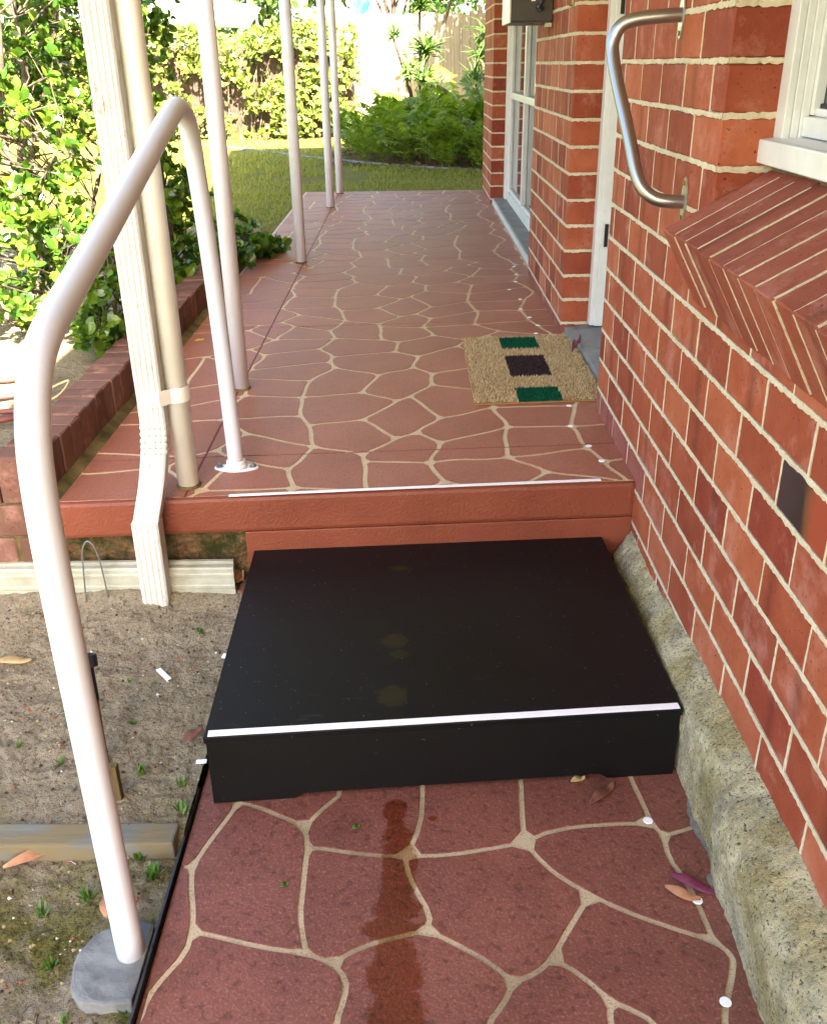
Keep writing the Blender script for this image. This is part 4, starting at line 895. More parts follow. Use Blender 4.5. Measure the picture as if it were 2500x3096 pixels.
# white studs set into the floor -------------------------------------------------------------------
def stud(x, y, z, label): 
    V, F = lathe([(0.0110, 0.0), (0.0108, 0.0010), (0.0098, 0.0015)], (x, y, z), 18); tag(part('floor_stud', V, F, M_tape), label, 'stud', 'white round studs in the paving')
ORD = ['first', 'second', 'third', 'fourth', 'fifth', 'sixth', 'seventh', 'eighth', 'ninth', 'tenth', 'eleventh', 'twelfth', 'thirteenth']
for i, (x, y) in enumerate([(-0.074, 0.172), (-0.094, 0.305), (-0.126, 0.502), (-0.098, 0.722), (-0.097, 1.784), (-0.070, 1.936), (-0.092, 2.10), (-0.119, 2.282), (-0.097, 2.509), (-0.133, 2.758), (-0.075, 2.97), (-0.051, 3.188), (-0.041, 3.43)]):
    stud(x, y, 0.0036, 'small white round stud on the porch, %s back from the porch front edge' % ORD[i])
for (x, y), l in zip([(-0.163, -1.045), (-0.113, -1.272), (-0.125, -1.505)], ['small white round stud on lower path nearest the black step', 'small white round stud on lower path under the brown leaf', 'small white round stud on lower path nearest the camera']): stud(x, y, PZ+0.0043, l)

# ================================================================== LEFT SIDE: WALL FOOT, EDGES, DEBRIS
gw = thing('garden_wall', 'low brown garden wall of bricks on edge beside the porch', 'garden wall', (-1.865, 1.4, -0.02))
part('mortar_core', *box(-1.925, -1.808, -0.085, 2.92, -0.30, 0.143), M_mortar_d, gw)
y = -0.092; i = 0
while y < 2.9:
    w = 0.094+br.uniform(-0.004, 0.004)
    brick(gw, -1.934+br.uniform(-0.004, 0.004), -1.801+br.uniform(-0.003, 0.003), y, y+w-0.005, -0.004+br.uniform(-0.004, 0.004), 0.150+br.uniform(-0.003, 0.003), M_gbrick, c=0.005, jit=0.003); y += w; i += 1
for (z0, z1, off) in ((-0.115, -0.012, 0.0), (-0.225, -0.123, 0.12), (-0.335, -0.233, 0.0)):
    x = -1.802
    for j in range(6):
        w = 0.23 if not (j == 0 and off) else 0.11
        brick(gw, x-w, x, -0.090, 0.02, z0, z1, M_gbrick, c=0.005, jit=0.003); x -= w+0.014
part('front_core', *box(-3.2, -1.806, -0.080, 0.02, -0.40, -0.005), M_mortar_d, gw)
part('front_cap', *box(-3.2, -1.94, -0.092, 0.10, -0.004, 0.11), M_gbrick, gw, bev=0.006)
part('gutter_mortar', [(-1.812, -0.09, -0.002), (-1.812, 2.9, -0.002), (-1.765, 2.9, 0.004), (-1.765, -0.09, 0.004), (-1.80, -0.09, 0.022), (-1.80, 2.9, 0.022)], [(0, 3, 2, 1), (4, 5, 2, 3)], M_mortar_d, gw)
# rendered lump at the foot of the house wall
fm = thing('footing_concrete', 'mossy rounded concrete haunch along the foot of the brick wall', 'concrete', (-0.04, -1.0, PZ))
def lobe(y0, y1, k, n=190):
    V, F = [], []; m = 25
    for i in range(n+1):
        t = i/n; y = y0+(y1-y0)*t
        endf = 1-math.exp(-abs(y-y0)*45); endb = 1-0.38*math.exp(-abs(y1-y)*7.5)*(1 if k < 3 else 0)
        top = -0.168+0.055*sst(-0.25, -0.9, y)+0.010*nz(y, k, 0, 4)-0.03*(1-endb)
        bul = (0.060+0.010*nz(y, k, 3, 3.2)+0.010*sst(-0.9, -1.3, y))*(0.45+0.55*endf)*endb
        foot = 0.040+0.012*nz(y, k, 8, 5)
        ctl = [(0.004, top+0.004), (-bul*0.45, top-0.022), (-bul*0.92, top-0.058), (-bul*1.06, top-0.10), (-bul*1.02, top-0.16), (-foot-bul*0.25, PZ-0.006)]
        cv_ = catmull([(a, 0, b) for a, b in ctl], 5)
        for j in range(m+1):
            q = cv_[min(len(cv_)-1, round(j*(len(cv_)-1)/m))]; s = j/m
            d = 0.0035*nz(y, s*0.3, k, 14)+0.0045*nz(y, s*0.3, k, 42)+0.0028*nz(y, s*0.3, k, 110)
            V.append((q[0]-d*(0.2 if j == 0 else 1), y, q[2]+d*0.7))
    for i in range(n):
        for j in range(m): F.append((i*(m+1)+j, (i+1)*(m+1)+j, (i+1)*(m+1)+j+1, i*(m+1)+j+1))
    e0 = len(V); V.append((0.004, y0, PZ)); F.append(tuple([e0]+list(range(0, m+1))[::1]))
    e1 = len(V); V.append((0.004, y1, PZ)); F.append(tuple([e1]+[n*(m+1)+j for j in range(m, -1, -1)]))
    return V, F
for k, (y0, y1) in enumerate(((0.004, -0.52), (-0.44, -1.27), (-1.16, -2.6))):
    V, F = lobe(y0, y1, k+1); 
    if k == 2: V = [(x*1.12 if x < 0 else x, y, z) for x, y, z in V]
    if k == 0: V = [(x*0.95 if x < 0 else x, y, z) for x, y, z in V]
    part('haunch', V, [f[::-1] for f in F], M_moss, fm, smooth=True)
V, F = [], []
for i in range(200):                                        # grey slurry dropped along the path edge
    y = -0.95-1.2*i/199; w = 0.010+0.014*nz(y, 0, 4, 9)+0.012*nz(y, 0, 2, 34)+0.016*math.exp(-((y+1.22)/0.03)**2); V += [(-0.005, y, PZ+0.0052), (-0.052-w, y, PZ+0.0047)]
for i in range(199): F.append((i*2, i*2+1, i*2+3, i*2+2))
part('cement_slurry', V, F, M_slurry, fm)
# leaning cream channel against the porch base
ch = thing('gutter_offcut', 'cream plastic channel offcut lying against the mossy porch base', 'plastic channel', (-1.9, -0.12, -0.33))
PRF = [(0.0, -0.345), (0.0, -0.292), (-0.002, -0.286), (-0.002, -0.279), (0.0, -0.277), (0.0, -0.252), (-0.002, -0.250), (-0.002, -0.244), (0.0, -0.241), (0.0, -0.218), (0.006, -0.212), (0.018, -0.211), (0.018, -0.2145), (0.028, -0.2145), (0.028, -0.209), (0.0, -0.206)]
PRF = [(0.0, -0.345), (0.0, -0.288), (-0.0015, -0.285), (-0.0015, -0.276), (0.0, -0.273), (0.0, -0.247), (-0.0015, -0.245), (-0.0015, -0.236), (0.0, -0.233), (0.0, -0.219), (0.004, -0.214), (0.020, -0.214), (0.020, -0.345)]
V, F = [], []
for x in (-3.0, -1.252):
    for py, pz in PRF: V.append((x, -0.128+py+(0.01 if x < -2 else 0), pz))
n_ = len(PRF); F = [(i, (i+1) % n_, n_+(i+1) % n_, n_+i) for i in range(n_)]+[tuple(range(n_)), tuple(range(2*n_-1, n_-1, -1))]
part('channel', V, [f[::-1] for f in F], M_plank, ch)
part('top_lip', *box(-3.0, -1.256, -0.100, -0.088, -0.345, -0.204), M_plank, ch)
wl_ = part('wire_loop', *tube(catmull([(-1.715, -0.155, -0.34), (-1.708, -0.15, -0.22), (-1.700, -0.145, -0.14), (-1.682, -0.142, -0.108), (-1.660, -0.145, -0.135), (-1.648, -0.15, -0.22), (-1.644, -0.155, -0.34)], 8), 0.0026, 8), M_wire, smooth=True)
tag(wl_, 'thin bent wire hoop standing in sand before the cream channel', 'wire')
# timber sleeper and stakes
sv, sf = box(-3.2, -1.226, -1.128, -1.062, -0.46, -0.352); sv = [tuple(v) for v in sv]
sl_ = part('timber_edging', sv, sf, M_timber, bev=0.006); tag(sl_, 'weathered grey timber edging board across the sand left of the path', 'timber edging')
bm = bmesh.new(); bm.from_mesh(sl_.data); bmesh.ops.subdivide_edges(bm, edges=[e for e in bm.edges if e.calc_length() > 0.5], cuts=40)
for v in bm.verts: v.co.z += 0.004*nz(v.co.x, v.co.y, 0, 9); v.co.y += 0.004*nz(v.co.x, v.co.z, 5, 7)
bm.to_mesh(sl_.data); bm.free()
sk = thing('garden_light', 'black capped garden spike light standing in sand behind the handrail', 'garden light', (-1.47, -0.85, -0.37))
part('spike', *tube([(-1.452, -0.86, -0.37), (-1.478, -0.80, -0.21)], [0.008, 0.013], 12), M_stake, sk); part('stem', *tube([(-1.478, -0.80, -0.21), (-1.492, -0.765, -0.135)], 0.015, 14), M_black, sk)
part('cap', *tube([(-1.492, -0.765, -0.136), (-1.497, -0.755, -0.110), (-1.498, -0.752, -0.106)], [0.027, 0.028, 0.020], 18), M_plastic, sk)
stt = part('timber_stake', *merge(box(-1.405, -1.379, -0.985, -0.965, -0.42, -0.262)), M_stake, bev=0.002); tag(stt, 'short brown timber stake in the sand behind the white handrail', 'stake')

# leaves and litter -----------------------------------------------------------------------------
def litter(name, p, q, w, z, mat, label, cat='leaf', curl=0.012, sickle=0.0, tilt=0.0):
    p, q = Vector((p[0], p[1], z)), Vector((q[0], q[1], z)); d = q-p; L = d.length; d.normalize(); s = Vector((-d.y, d.x, 0)); V, F = [], []; n = 14
    for i in range(n+1):
        t = i/n; hw = w*math.sin(math.pi*min(0.98, max(0.02, t)))**0.8; c = p+d*(L*t)+s*(sickle*math.sin(math.pi*t)); h = curl*(0.35+0.65*abs(math.sin(math.pi*1.3*t+tilt)))
        for k, f in enumerate((-1, 0, 1)): V.append(tuple(c+s*(hw*f)+Vector((0, 0, 0.002+(h*0.25 if f == 0 else h*(0.9 if f > 0 else 0.45))))))
    for i in range(n):
        for k in range(2): F.append((i*3+k, (i+1)*3+k, (i+1)*3+k+1, i*3+k+1))
    o = part(name, V, F, mat, smooth=True); md = o.modifiers.new('thick', 'SOLIDIFY'); md.thickness = 0.0008; return tag(o, label, cat)
Z5_ = PZ+0.0045
litter('purple_leaf', (-0.156, -1.203), (-0.066, -1.264), 0.0125, Z5_, M_purple, 'long purple leaf on the red path beside the mossy concrete', curl=0.010)
litter('dry_leaf', (-0.172, -1.238), (-0.108, -1.276), 0.010, Z5_, M_tan, 'tan curled leaf touching the purple leaf on the path', curl=0.014, sickle=-0.006)
litter('dry_leaf', (-0.288, -0.995), (-0.216, -0.930), 0.011, Z5_, M_brown, 'brown curled leaf on the path just below the black step', curl=0.018)
litter('dry_leaf', (-0.320, -0.917), (-0.283, -0.905), 0.008, Z5_, M_khaki, 'small pale leaf tucked under the front of the black step', curl=0.010)
litter('gum_leaf', (-1.592, -1.162), (-1.494, -1.070), 0.0115, -0.388, M_tan, 'long tan sickle leaf leaning over the timber edging', curl=0.022, sickle=-0.018)
litter('gum_leaf', (-1.90, -0.421), (-1.792, -0.424), 0.015, -0.352, M_khaki, 'dry khaki leaf on the sand at the left edge', curl=0.012)
litter('dry_leaf', (-1.352, -1.243), (-1.318, -1.300), 0.012, -0.395, M_tan, 'rust tan leaf standing beside the foot of the white handrail', curl=0.03)
litter('dry_leaf', (-1.278, -0.790), (-1.240, -0.735), 0.016, -0.350, M_brown, 'dark brown leaf at the front left corner of the step', curl=0.008)
litter('crumpled_leaf', (-1.335, -0.06), (-1.232, -0.085), 0.042, -0.300, M_tan, 'large crumpled brown leaf behind the step corner by the channel', curl=0.065, sickle=0.01)
litter('crumpled_leaf', (-1.250, -0.10), (-1.205, -0.15), 0.020, -0.310, M_brown, 'small crumpled brown leaf under the end of the cream channel', curl=0.035)
litter('red_leaf', (0.008, 1.35), (0.075, 1.53), 0.012, 0.026, M_purple, 'dark red leaf standing on the corner of the doormat', curl=0.045)
litter('pale_petal', (0.0, 1.40), (0.03, 1.43), 0.012, 0.022, M_khaki, 'pale crumpled petal on the doormat beside the red leaf', curl=0.012)
litter('yellow_leaf', (-1.728, 1.715), (-1.690, 1.748), 0.010, 0.004, M_yellow, 'small yellow leaf on the porch beside the garden wall', curl=0.006)
litter('yellow_leaf', (-1.95, 1.18), (-1.90, 1.23), 0.016, 0.120, M_yellow, 'yellow leaf on the soil behind the garden wall bricks', curl=0.02)
for (x, y), l in zip([(-0.83, -1.06), (-0.973, -1.224)], ['tiny green leaf scrap on the path near the black step', 'tiny green leaf scrap on the path left of centre']): litter('leaf_scrap', (x-0.008, y-0.003), (x+0.010, y+0.004), 0.005, Z5_, M_weed, l, curl=0.008)
def scrap(p, q, w, z, label, mat=None):
    tag(tape([p, lerp2(p, q, 0.5), q], w, z, 'plastic_scrap', mat=mat or M_tape, th=0.003), label, 'scrap')
scrap((-1.415, -0.478), (-1.374, -0.527), 0.014, -0.345, 'white tape offcut lying on the sand left of the step')
scrap((-1.236, -0.455), (-1.218, -0.457), 0.020, -0.318, 'white tape scrap against the left side of the step')
scrap((-1.285, -0.075), (-1.262, -0.14), 0.034, -0.312, 'grey plastic scrap beside the end of the cream channel', M_alu)
# pebbles and crumbs in the sand
V, F = [], []
for i in range(3200):
    x, y = br.uniform(-2.1, -1.23), br.uniform(-1.75, -0.15)
    if (x+1.262)**2+(y+1.412)**2 < 0.011: continue
    r = br.choice((0.0015, 0.002, 0.0022, 0.003, 0.004, 0.0055)); z = sandz(x, y)
    for j, (a, b, c) in enumerate(((1, 0, 0), (-1, 0, 0), (0, 1, 0), (0, -1, 0), (0, 0, 1))): V.append((x+a*r*br.uniform(0.6, 1.3), y+b*r*br.uniform(0.6, 1.3), z+c*r*br.uniform(0.6, 1.2)))
    b = len(V)-5; F += [(b, b+2, b+4), (b+2, b+1, b+4), (b+1, b+3, b+4), (b+3, b, b+4)]
Mx = Mat('crumb', 0.8, 0.3); rr_ = Mx.node('ShaderNodeNewGeometry').outputs['Random Per Island']; Mx.color(Mx.ramp(rr_, [(0.0, hexl(58, 48, 38)), (0.35, hexl(92, 80, 62)), (0.6, hexl(150, 132, 100)), (0.88, hexl(140, 84, 60)), (0.965, hexl(200, 194, 182))], 'CONSTANT')); M_crumb = Mx.m
cr = stuff(part('soil_crumbs', V, F, M_crumb, origin=(-1.6, -1.0, -0.36))); cr['label'] = 'small stones and crumbs scattered over the sand'; cr['category'] = 'pebbles'
V, F = [], []
for i in range(150):
    x, y = br.uniform(-2.0, -1.24), br.uniform(-1.75, -0.2); a = br.uniform(0, 6.28); l = br.uniform(0.01, 0.05); z = sandz(x, y)+0.002; k = br.uniform(-0.6, 0.6)
    v, f = tube([(x, y, z), (x+math.cos(a)*l*0.5, y+math.sin(a)*l*0.5, sandz(x+math.cos(a)*l*0.5, y+math.sin(a)*l*0.5)+0.003), (x+math.cos(a+k)*l, y+math.sin(a+k)*l, sandz(x+math.cos(a+k)*l, y+math.sin(a+k)*l)+0.002)], [0.0009, 0.0008, 0.0005], 4, False)
    nb = len(V); V += v; F += [tuple(q+nb for q in ff) for ff in f]
tw = stuff(part('twigs', V, F, M_crumb, origin=(-1.6, -1.0, -0.36))); tw['label'] = 'fine straw and twig litter on the sand'; tw['category'] = 'litter'
# weeds ---------------------------------------------------------------------------------------
def weed(x, y, n, h, label, wide=0.0035, spread=0.6, name='weed'):
    V, F = [], []; z = sandz(x, y)-0.004
    for i in range(n):
        a = br.uniform(0, 6.28); l = h*br.uniform(0.5, 1.1); s = spread*br.uniform(0.3, 1.2); w = wide*br.uniform(0.7, 1.3); b = len(V); m = 5; ox, oy = br.uniform(-1, 1)*h*0.25, br.uniform(-1, 1)*h*0.25
        for k in range(m+1):
            t = k/m; r = l*s*t; zz = z+l*(t-0.45*s*t*t); ww = w*math.sin(math.pi*(0.12+0.86*t)); cx, cy = x+ox+math.cos(a)*r, y+oy+math.sin(a)*r
            V += [(cx-math.sin(a)*ww, cy+math.cos(a)*ww, zz), (cx+math.sin(a)*ww, cy-math.cos(a)*ww, zz)]
        for k in range(m): F.append((b+2*k, b+2*k+1, b+2*k+3, b+2*k+2))
    tag(part(name, V, F, M_weed), label, 'weed')
for (x, y, n, h, w, l) in [(-1.335, -0.29, 4, 0.035, 0.009, 'round leaved green seedling in sand right of the downpipe'), (-1.36, -0.89, 9, 0.045, 0.006, 'bright green seedling in sand left of the step front'), (-1.25, -0.93, 10, 0.045, 0.004, 'grassy green weed beside the black edging strip'), (-1.235, -1.02, 12, 0.04, 0.006, 'leafy weed in front of the timber edging end'),
        (-1.385, -1.235, 16, 0.05, 0.004, 'tuft of green grass left of the handrail foot'), (-1.475, -1.265, 12, 0.05, 0.0035, 'thin grass tuft below the sickle leaf'), (-1.262, -1.185, 20, 0.06, 0.006, 'leafy weed between timber edging and footing'), (-1.405, -1.40, 16, 0.045, 0.003, 'grass tuft left of the concrete footing'), (-1.70, -0.78, 10, 0.035, 0.003, 'yellow green weed on the left sand'), (-1.57, -0.85, 9, 0.04, 0.003, 'yellow green weed beside the handrail on the sand'),
        (-1.30, -1.13, 14, 0.04, 0.007, 'clover weed against the timber edging'), (-1.49, -0.51, 7, 0.03, 0.002, 'thin yellow sprout on the sand below the wire hoop'), (-1.417, -0.52, 7, 0.03, 0.002, 'thin yellow sprout beside the white offcut'), (-1.43, -0.70, 8, 0.03, 0.004, 'small green weed in the middle of the sand'), (-1.222, -1.35, 9, 0.07, 0.0025, 'long grass blades over the black edging strip'), (-1.235, -1.505, 4, 0.035, 0.010, 'round leaved weed at the edging near the camera'), (-1.56, -1.33, 10, 0.04, 0.003, 'mossy grass tuft at the lower left'), (-1.60, -1.18, 8, 0.04, 0.003, 'grass tuft in front of the timber edging at left'), (-1.34, -1.52, 9, 0.035, 0.003, 'small grass tuft below the concrete footing')]:
    weed(x, y, int(n*1.3), h*0.75, l, w*0.7)
# hose and cord on the bed
tag(part('garden_hose', *merge(tube(catmull([(-3.2, 0.72, 0.118), (-2.5, 0.80, 0.118), (-2.265, 0.766, 0.118), (-2.157, 0.79, 0.118), (-2.10, 0.62, 0.118), (-2.21, 0.56, 0.118), (-2.6, 0.40, 0.118), (-3.0, 0.30, 0.118)], 8), 0.010, 10), tube(catmull([(-3.1, 0.16, 0.122), (-2.5, 0.22, 0.122), (-2.10, 0.30, 0.122), (-2.03, 0.36, 0.122), (-2.06, 0.40, 0.122), (-2.5, 0.33, 0.122), (-3.1, 0.24, 0.122)], 8), 0.010, 10)), M_hose, smooth=True), 'red brown garden hose lying on the soil behind the garden wall', 'hose')
tag(part('cord', *tube(catmull([(-2.04, 0.66, 0.115), (-1.98, 0.70, 0.135), (-1.955, 0.63, 0.14), (-1.965, 0.56, 0.125), (-2.0, 0.52, 0.115), (-2.03, 0.47, 0.118), (-1.98, 0.44, 0.125)], 8), 0.004, 8), M_cord, smooth=True), 'loop of tan cord on the soil beside the garden wall', 'cord')

# ================================================================== PLANTING
T_OV = (np.array([(0, 0, 0), (-.26, .22, .04), (.26, .22, .04), (-.37, .55, .05), (.37, .55, .05), (-.24, .84, .02), (.24, .84, .02), (0, 1, -.05), (0, .22, 0), (0, .55, 0), (0, .84, -.02)]),
        np.array([(0, 8, 1), (0, 2, 8), (1, 8, 9), (1, 9, 3), (8, 2, 4), (8, 4, 9), (3, 9, 10), (3, 10, 5), (9, 4, 6), (9, 6, 10), (5, 10, 7), (10, 6, 7)]))
T_DI = (np.array([(0, 0, 0), (-.36, .5, .06), (.36, .5, .06), (0, 1, 0)]), np.array([(0, 3, 1), (0, 2, 3)]))
T_ST = (np.array([(-.04, 0, 0), (.04, 0, 0), (-.05, .5, .08), (.05, .5, .08), (0, 1, -.10)]), np.array([(0, 1, 3), (0, 3, 2), (2, 3, 4)]))
def unit(a): return a/np.maximum(np.linalg.norm(a, axis=1, keepdims=True), 1e-9)
def cloud(base, d, nrm, size, T):
    d = unit(d); x = unit(np.cross(d, nrm)); n = np.cross(x, d); tv, tf = T
    V = base[:, None, :]+size[:, None, None]*(tv[None, :, 0:1]*x[:, None, :]+tv[None, :, 1:2]*d[:, None, :]+tv[None, :, 2:3]*n[:, None, :])
    F = tf[None]+(np.arange(len(base))*len(tv))[:, None, None]
    return V.reshape(-1, 3), F.reshape(-1, 3)
def rosettes(P, axis, k, size, spread=(0.6, 1.3)):
    n = len(P); ax = unit(axis); ref = unit(np.cross(ax, rng.normal(size=(n, 3)))); ref2 = np.cross(ax, ref)
    B, D, N, Sz = [], [], [], []
    for j in range(k):
        a = 2*np.pi*j/k+rng.uniform(-.5, .5, n); th = rng.uniform(*spread, n)
        r = ref*np.cos(a)[:, None]+ref2*np.sin(a)[:, None]; d = ax*np.cos(th)[:, None]+r*np.sin(th)[:, None]
        B.append(P+d*0.004-ax*rng.uniform(0, 0.02, n)[:, None]); D.append(d); N.append(ax+rng.normal(scale=.35, size=(n, 3))); Sz.append(size*rng.uniform(.6, 1.25, n))
    return np.concatenate(B), np.concatenate(D), np.concatenate(N), np.concatenate(Sz)
def obj_np(name, V, F, mat, parent, kind=None):
    o0 = np.array(WO[parent.name]); o = bpy.data.objects.new(name, npmesh(name, np.asarray(V)-o0, F, mat)); link(o, parent, tuple(o0))
    if kind: o['kind'] = kind
    return o
LEAFM = []
for i in range(4):
    v = T_OV[0].copy(); v[:, 2] *= (1+0.8*i); v[:, 0] *= (0.9+0.1*i); LEAFM.append(mesh('leaf', v, [tuple(f) for f in T_OV[1].tolist()], M_leaf))
def single_leaf(b, d, nrm, s, parent):
    d = Vector(d).normalized(); x = d.cross(Vector(nrm)).normalized(); n = x.cross(d)
    o = bpy.data.objects.new('leaf', LEAFM[br.randrange(4)]); link(o, parent, tuple(b)); o.rotation_euler = Matrix((x, d, n)).transposed().to_euler(); o.scale = (s, s, s); return o
def shrub(name, label, root, clumps, stems, nsingle=0, leaf=0.046, bark=None, twig=True):
    t = thing(name, label, 'shrub', root)
    SV, SF = [], []; pts = []
    for st_ in stems:
        C = catmull(st_['p'], 6); r0, r1 = st_['r']; v, f = tube(C, [r0+(r1-r0)*i/(len(C)-1) for i in range(len(C))], 8); nb = len(SV); SV += v; SF += [tuple(i+nb for i in q) for q in f]; pts += [np.array(p) for p in C]
    pts = np.array(pts) if pts else np.zeros((0, 3))
    P, A = [], []
    for (c, r, n) in clumps:
        q = rng.normal(size=(n, 3)); q = unit(q)*(rng.uniform(0.25, 1, (n, 1))**0.5); p = np.array(c)+q*np.array(r); P.append(p); A.append(q*0.6+np.array([0.15, -0.25, 0.75])+rng.normal(scale=.35, size=(n, 3)))
    P, A = np.concatenate(P), np.concatenate(A)
    ok = ~((P[:, 0] > -1.93) & (P[:, 2] > 0.42) & (P[:, 1] < 2.4)) & (P[:, 0] < -1.50); P, A = P[ok], A[ok]
    if twig and len(pts):
        for p in P[::2]:
            dd = np.linalg.norm(pts-p-np.array([0, 0, -0.15]), axis=1); j = int(np.argmin(dd))
            if dd[j] > 0.8: continue
            a = pts[j]; m = (a+p)/2+rng.normal(scale=.03, size=3); v, f = tube([a, m, p], [0.0045, 0.003, 0.0018], 4, False); nb = len(SV); SV += v; SF += [tuple(i+nb for i in q) for q in f]
    if SV: part('stems', SV, SF, bark or M_bark, t)
    B, D, N, Sz = rosettes(P, A, 8, leaf)
    crown = thing_part = None
    camp = np.array([-0.68, -2.67, 1.19]); order = np.argsort(np.linalg.norm(B-camp, axis=1)/Sz)
    sel = np.zeros(len(B), bool); sel[order[:nsingle]] = True
    V, F = cloud(B[~sel], D[~sel], N[~sel], Sz[~sel], T_OV); crown = obj_np('crown', V, F, M_leaf, t, 'stuff')
    for i in np.nonzero(sel)[0]: single_leaf(B[i], D[i], N[i], float(Sz[i]), crown)
    return t
shrub('garden_shrub', 'tall glossy leaved shrub filling the bed left of the porch', (-2.6, 2.0, 0.08),
      [((-2.55, 1.75, 0.85), (0.5, 0.6, 0.55), 300), ((-2.9, 2.4, 1.45), (0.75, 0.8, 0.6), 420), ((-2.45, 2.6, 1.35), (0.45, 0.7, 0.5), 240), ((-2.35, 1.55, 0.40), (0.35, 0.5, 0.30), 130), ((-3.2, 2.0, 0.75), (0.6, 0.7, 0.6), 210), ((-2.45, 3.4, 1.55), (0.5, 0.6, 0.55), 110), ((-2.3, 1.9, 1.75), (0.4, 0.5, 0.3), 60)],
      [dict(p=[(-2.45, 1.75, 0.05), (-2.47, 1.80, 0.5), (-2.52, 1.85, 0.95), (-2.62, 1.9, 1.5), (-2.7, 1.9, 2.1)], r=(0.026, 0.012)), dict(p=[(-2.40, 1.7, 0.05), (-2.30, 1.75, 0.35), (-2.38, 1.8, 0.75), (-2.42, 2.0, 1.3), (-2.5, 2.2, 1.9)], r=(0.016, 0.008)),
       dict(p=[(-2.62, 1.85, 0.05), (-2.75, 1.9, 0.6), (-2.85, 2.1, 1.2), (-3.0, 2.3, 1.9)], r=(0.03, 0.012)), dict(p=[(-2.50, 1.9, 0.05), (-2.3, 2.2, 0.5), (-2.25, 2.5, 1.0), (-2.35, 2.7, 1.6)], r=(0.016, 0.008)), dict(p=[(-2.52, 1.85, 0.95), (-2.40, 1.70, 1.2), (-2.32, 1.62, 1.6)], r=(0.012, 0.006)), dict(p=[(-2.47, 1.80, 0.5), (-2.30, 1.68, 0.75), (-2.18, 1.62, 0.9)], r=(0.009, 0.004)),
       dict(p=[(-2.9, 2.9, 0.05), (-2.85, 2.95, 0.8), (-2.7, 3.1, 1.3), (-2.6, 3.3, 1.9)], r=(0.05, 0.02))], nsingle=230, leaf=0.046)
shrub('overhanging_shrub', 'bright green leaves spilling over the garden wall behind the handrail', (-2.0, 1.45, 0.1),
      [((-2.02, 1.42, 0.26), (0.12, 0.38, 0.17), 46), ((-2.05, 1.75, 0.42), (0.14, 0.35, 0.16), 30), ((-2.0, 1.2, 0.18), (0.08, 0.2, 0.08), 14)],
      [dict(p=[(-2.12, 1.5, 0.08), (-2.05, 1.45, 0.25), (-2.0, 1.4, 0.4)], r=(0.008, 0.003)), dict(p=[(-2.1, 1.7, 0.08), (-2.03, 1.72, 0.4), (-2.0, 1.75, 0.55)], r=(0.008, 0.003))], nsingle=60, leaf=0.048)
shrub('dark_shrub', 'dark stemmed shrub behind the posts beside the garden wall', (-2.1, 2.9, 0.05),
      [((-2.05, 2.75, 0.55), (0.14, 0.25, 0.35), 50), ((-2.02, 3.1, 0.35), (0.14, 0.3, 0.3), 40), ((-2.3, 3.6, 1.35), (0.22, 0.35, 0.35), 60), ((-1.98, 2.62, 0.22), (0.10, 0.2, 0.12), 18)],
      [dict(p=[(-2.10, 2.95, 0.0), (-2.13, 3.0, 0.4), (-2.2, 3.2, 0.9), (-2.3, 3.5, 1.5)], r=(0.05, 0.03)), dict(p=[(-2.06, 2.85, 0.0), (-2.05, 2.8, 0.3), (-2.04, 2.75, 0.6)], r=(0.02, 0.01))], nsingle=40, leaf=0.056, bark=M_barkd)
shrub('creeping_shrub', 'low glossy creeper spreading onto the porch edge beside the third post', (-1.95, 3.8, 0.0),
      [((-1.85, 3.65, 0.10), (0.20, 0.50, 0.10), 75), ((-1.70, 3.95, 0.06), (0.14, 0.22, 0.05), 26), ((-2.0, 4.2, 0.12), (0.2, 0.4, 0.12), 40), ((-1.86, 3.1, 0.10), (0.10, 0.2, 0.08), 18)],
      [dict(p=[(-2.1, 3.6, 0.0), (-1.9, 3.7, 0.08), (-1.7, 3.9, 0.05)], r=(0.006, 0.003))], nsingle=0, leaf=0.058)

# hedge ----------------------------------------------------------------------------------------
hd = thing('hedge', 'sunlit clipped leafy hedge along the far side of the lawn', 'hedge', (-5.4, 16.2, -0.03))
n = 15000; P = np.stack([rng.uniform(-11, -1.65, n), rng.uniform(15.5, 16.9, n), rng.uniform(0.02, 1.75, n)], 1)
fr = rng.random(n) < 0.6; P[fr, 1] = 15.5+np.abs(rng.normal(scale=.16, size=fr.sum())); tp_ = rng.random(n) < 0.12; P[tp_, 2] = 1.72+rng.normal(scale=.06, size=tp_.sum())
bump_ = np.array([0.14*nz(p[0], p[2], 0, 1.6)+0.10*nz(p[0], p[2], 4, 4) for p in P]); P[:, 1] += bump_; P[:, 2] += 0.05*np.sin(P[:, 0]*2.1)
thin = np.array([nz(p[0], p[2], 9, 2.6)+0.4*nz(p[0], p[2], 5, 7) > -0.16 or p[1] > 15.95 for p in P]); P = P[thin]; n = len(P)
D = np.stack([rng.normal(scale=.7, size=n), rng.normal(scale=.5, size=n)-.5, rng.normal(scale=.6, size=n)+.35], 1); N = np.stack([rng.normal(scale=.5, size=n), np.full(n, -.7), np.full(n, .6)], 1)
V, F = cloud(P, D, N, rng.uniform(.07, .15, n), T_DI); obj_np('foliage', V, F, M_hedge, hd, 'stuff')
V, F = box(-11, -1.75, 16.0, 16.8, -0.05, 1.5); part('dark_core', V, F, M_barkd, hd)  # solid dark box, stands in for shade in the gaps between the leaves
SV, SF = [], []
for i in range(60):
    x = rng.uniform(-10.5, -1.8); a = (x, 15.9, -0.05); b = (x+rng.normal(scale=.2), 15.75, rng.uniform(.5, 1.4)); v, f = tube([a, tuple((np.array(a)+np.array(b))/2+rng.normal(scale=.05, size=3)), b], [.02, .014, .006], 5, False); nb = len(SV); SV += v; SF += [tuple(q+nb for q in ff) for ff in f]
